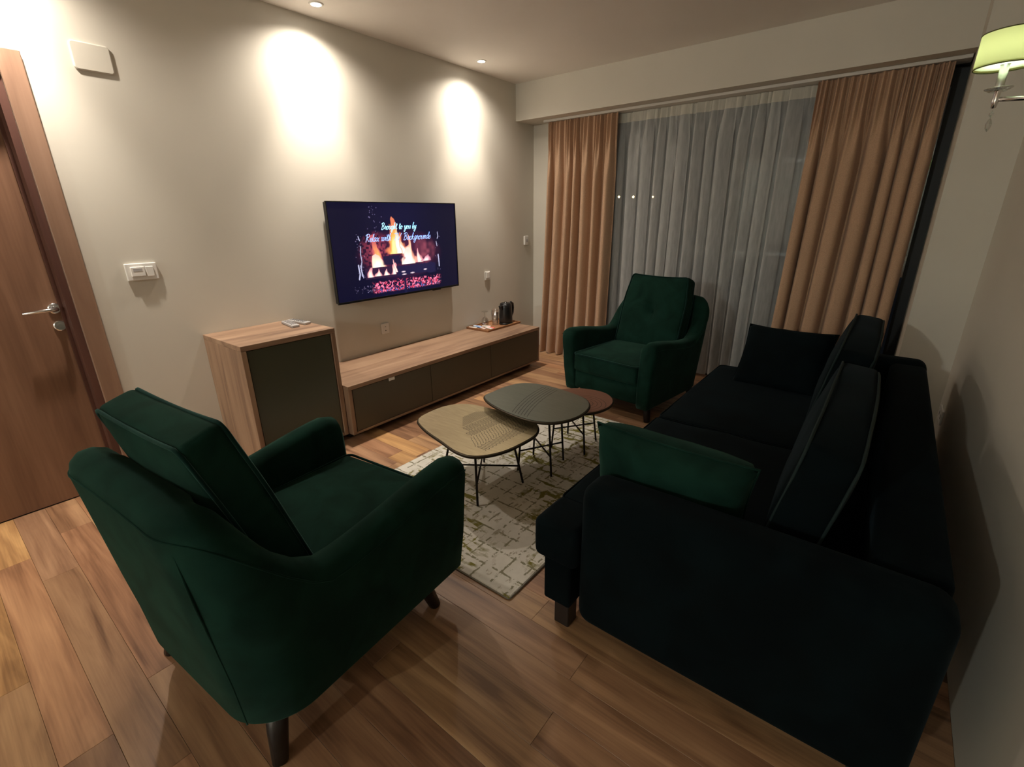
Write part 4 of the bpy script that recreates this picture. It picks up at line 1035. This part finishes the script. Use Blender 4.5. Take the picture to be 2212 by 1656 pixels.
# ================================================================ WALL LAMP
LYc, LXc = 2.30, 3.312
t = empty('wall_lamp', (W, LYc, 1.745), 'lit wall lamp with a yellow-green drum shade and crystal drop at the top right', 'wall lamp')
lx = LXc-W
mt = bpy.data.materials.new('shade_fabric'); mt.use_nodes = True; nt = mt.node_tree
for n_ in list(nt.nodes): nt.nodes.remove(n_)
out = nt.nodes.new('ShaderNodeOutputMaterial'); df = nt.nodes.new('ShaderNodeBsdfDiffuse'); df.inputs[0].default_value = (0.55, 0.58, 0.20, 1)
tl = nt.nodes.new('ShaderNodeBsdfTranslucent'); tl.inputs[0].default_value = (0.78, 0.80, 0.40, 1); mx_ = nt.nodes.new('ShaderNodeMixShader'); mx_.inputs[0].default_value = 0.65
nt.links.new(df.outputs[0], mx_.inputs[1]); nt.links.new(tl.outputs[0], mx_.inputs[2]); nt.links.new(mx_.outputs[0], out.inputs[0])
z0, z1, R0 = 0.082, 0.172, 0.073
bm = bmesh.new(); lathe(bm, [(R0, z0), (R0*0.985, z1)], lx, 0, 48)
link('shade', tomesh(bm), mt, t, smooth=True)
M_trim = simple('olive_trim', (0.10, 0.10, 0.03), 0.7)
for z, rr in ((z0, R0), (z1, R0*0.985)): link('shade_trim', tubem([(lx+rr*math.cos(2*PI*k/48), rr*math.sin(2*PI*k/48), z) for k in range(48)], 0.0018, 6, True), M_trim, t)
M_diff = bpy.data.materials.new('shade_diffuser'); M_diff.use_nodes = True; nt = M_diff.node_tree
for n_ in list(nt.nodes): nt.nodes.remove(n_)
out = nt.nodes.new('ShaderNodeOutputMaterial'); tl = nt.nodes.new('ShaderNodeBsdfTranslucent'); tl.inputs[0].default_value = (0.85, 0.95, 0.75, 1); nt.links.new(tl.outputs[0], out.inputs[0])
link('diffuser', lathem([(0.012, z0+0.006), (R0*0.98, z0+0.006)], lx, 0, 40), M_diff, t)
link('candle_sleeve', lathem([(0.011, 0.02), (0.011, z0+0.03), (0, z0+0.03)], lx, 0, 20), M_steel, t, smooth=True)
link('bobeche', lathem([(0.008, 0.018), (0.020, 0.016), (0.034, 0.024), (0.034, 0.026), (0.020, 0.019), (0.008, 0.021)], lx, 0, 24), M_glass, t, smooth=True)
link('stem', lathem([(0, -0.03), (0.006, -0.028), (0.009, -0.01), (0.008, 0.016), (0.011, 0.020)], lx, 0, 20), M_chrome, t, smooth=True)
link('arm', tubem([(lx, 0, -0.005), (lx*0.6, 0, -0.012), (lx*0.3, 0, -0.012), (-0.02, 0, 0.0)], 0.0065, 12), M_chrome, t, smooth=True)
bm = bmesh.new(); lathe(bm, [(0, 0), (0.05, 0), (0.05, 0.012), (0.035, 0.024), (0, 0.026)], seg=32)
bmesh.ops.rotate(bm, verts=bm.verts, matrix=Matrix.Rotation(-PI/2, 3, 'Y')); link('back_plate', tomesh(bm), M_chrome, t, smooth=True)
dr = link('crystal_drop', lathem([(0, -0.095), (0.006, -0.086), (0.008, -0.072), (0.004, -0.060), (0, -0.056)], lx, 0, 8), M_crystal, t)
link('crystal_bead', lathem([(0, -0.055), (0.006, -0.048), (0.006, -0.042), (0, -0.034)], lx, 0, 8), M_crystal, t)
bm = bmesh.new(); bmesh.ops.create_uvsphere(bm, u_segments=12, v_segments=8, radius=0.014); bmesh.ops.translate(bm, verts=bm.verts, vec=(lx, 0, z0+0.062))
link('bulb', tomesh(bm), emis('bulb_glow', (0.92, 1.0, 0.80), 10), t, smooth=True)
pl = bpy.data.lights.new('bulb_light', 'POINT'); pl.energy = 0.30; pl.color = (0.92, 1.0, 0.80); pl.shadow_soft_size = 0.02
plo = bpy.data.objects.new('bulb_light', pl); C.objects.link(plo); plo.location = (LXc, LYc, 1.745+z0+0.045)
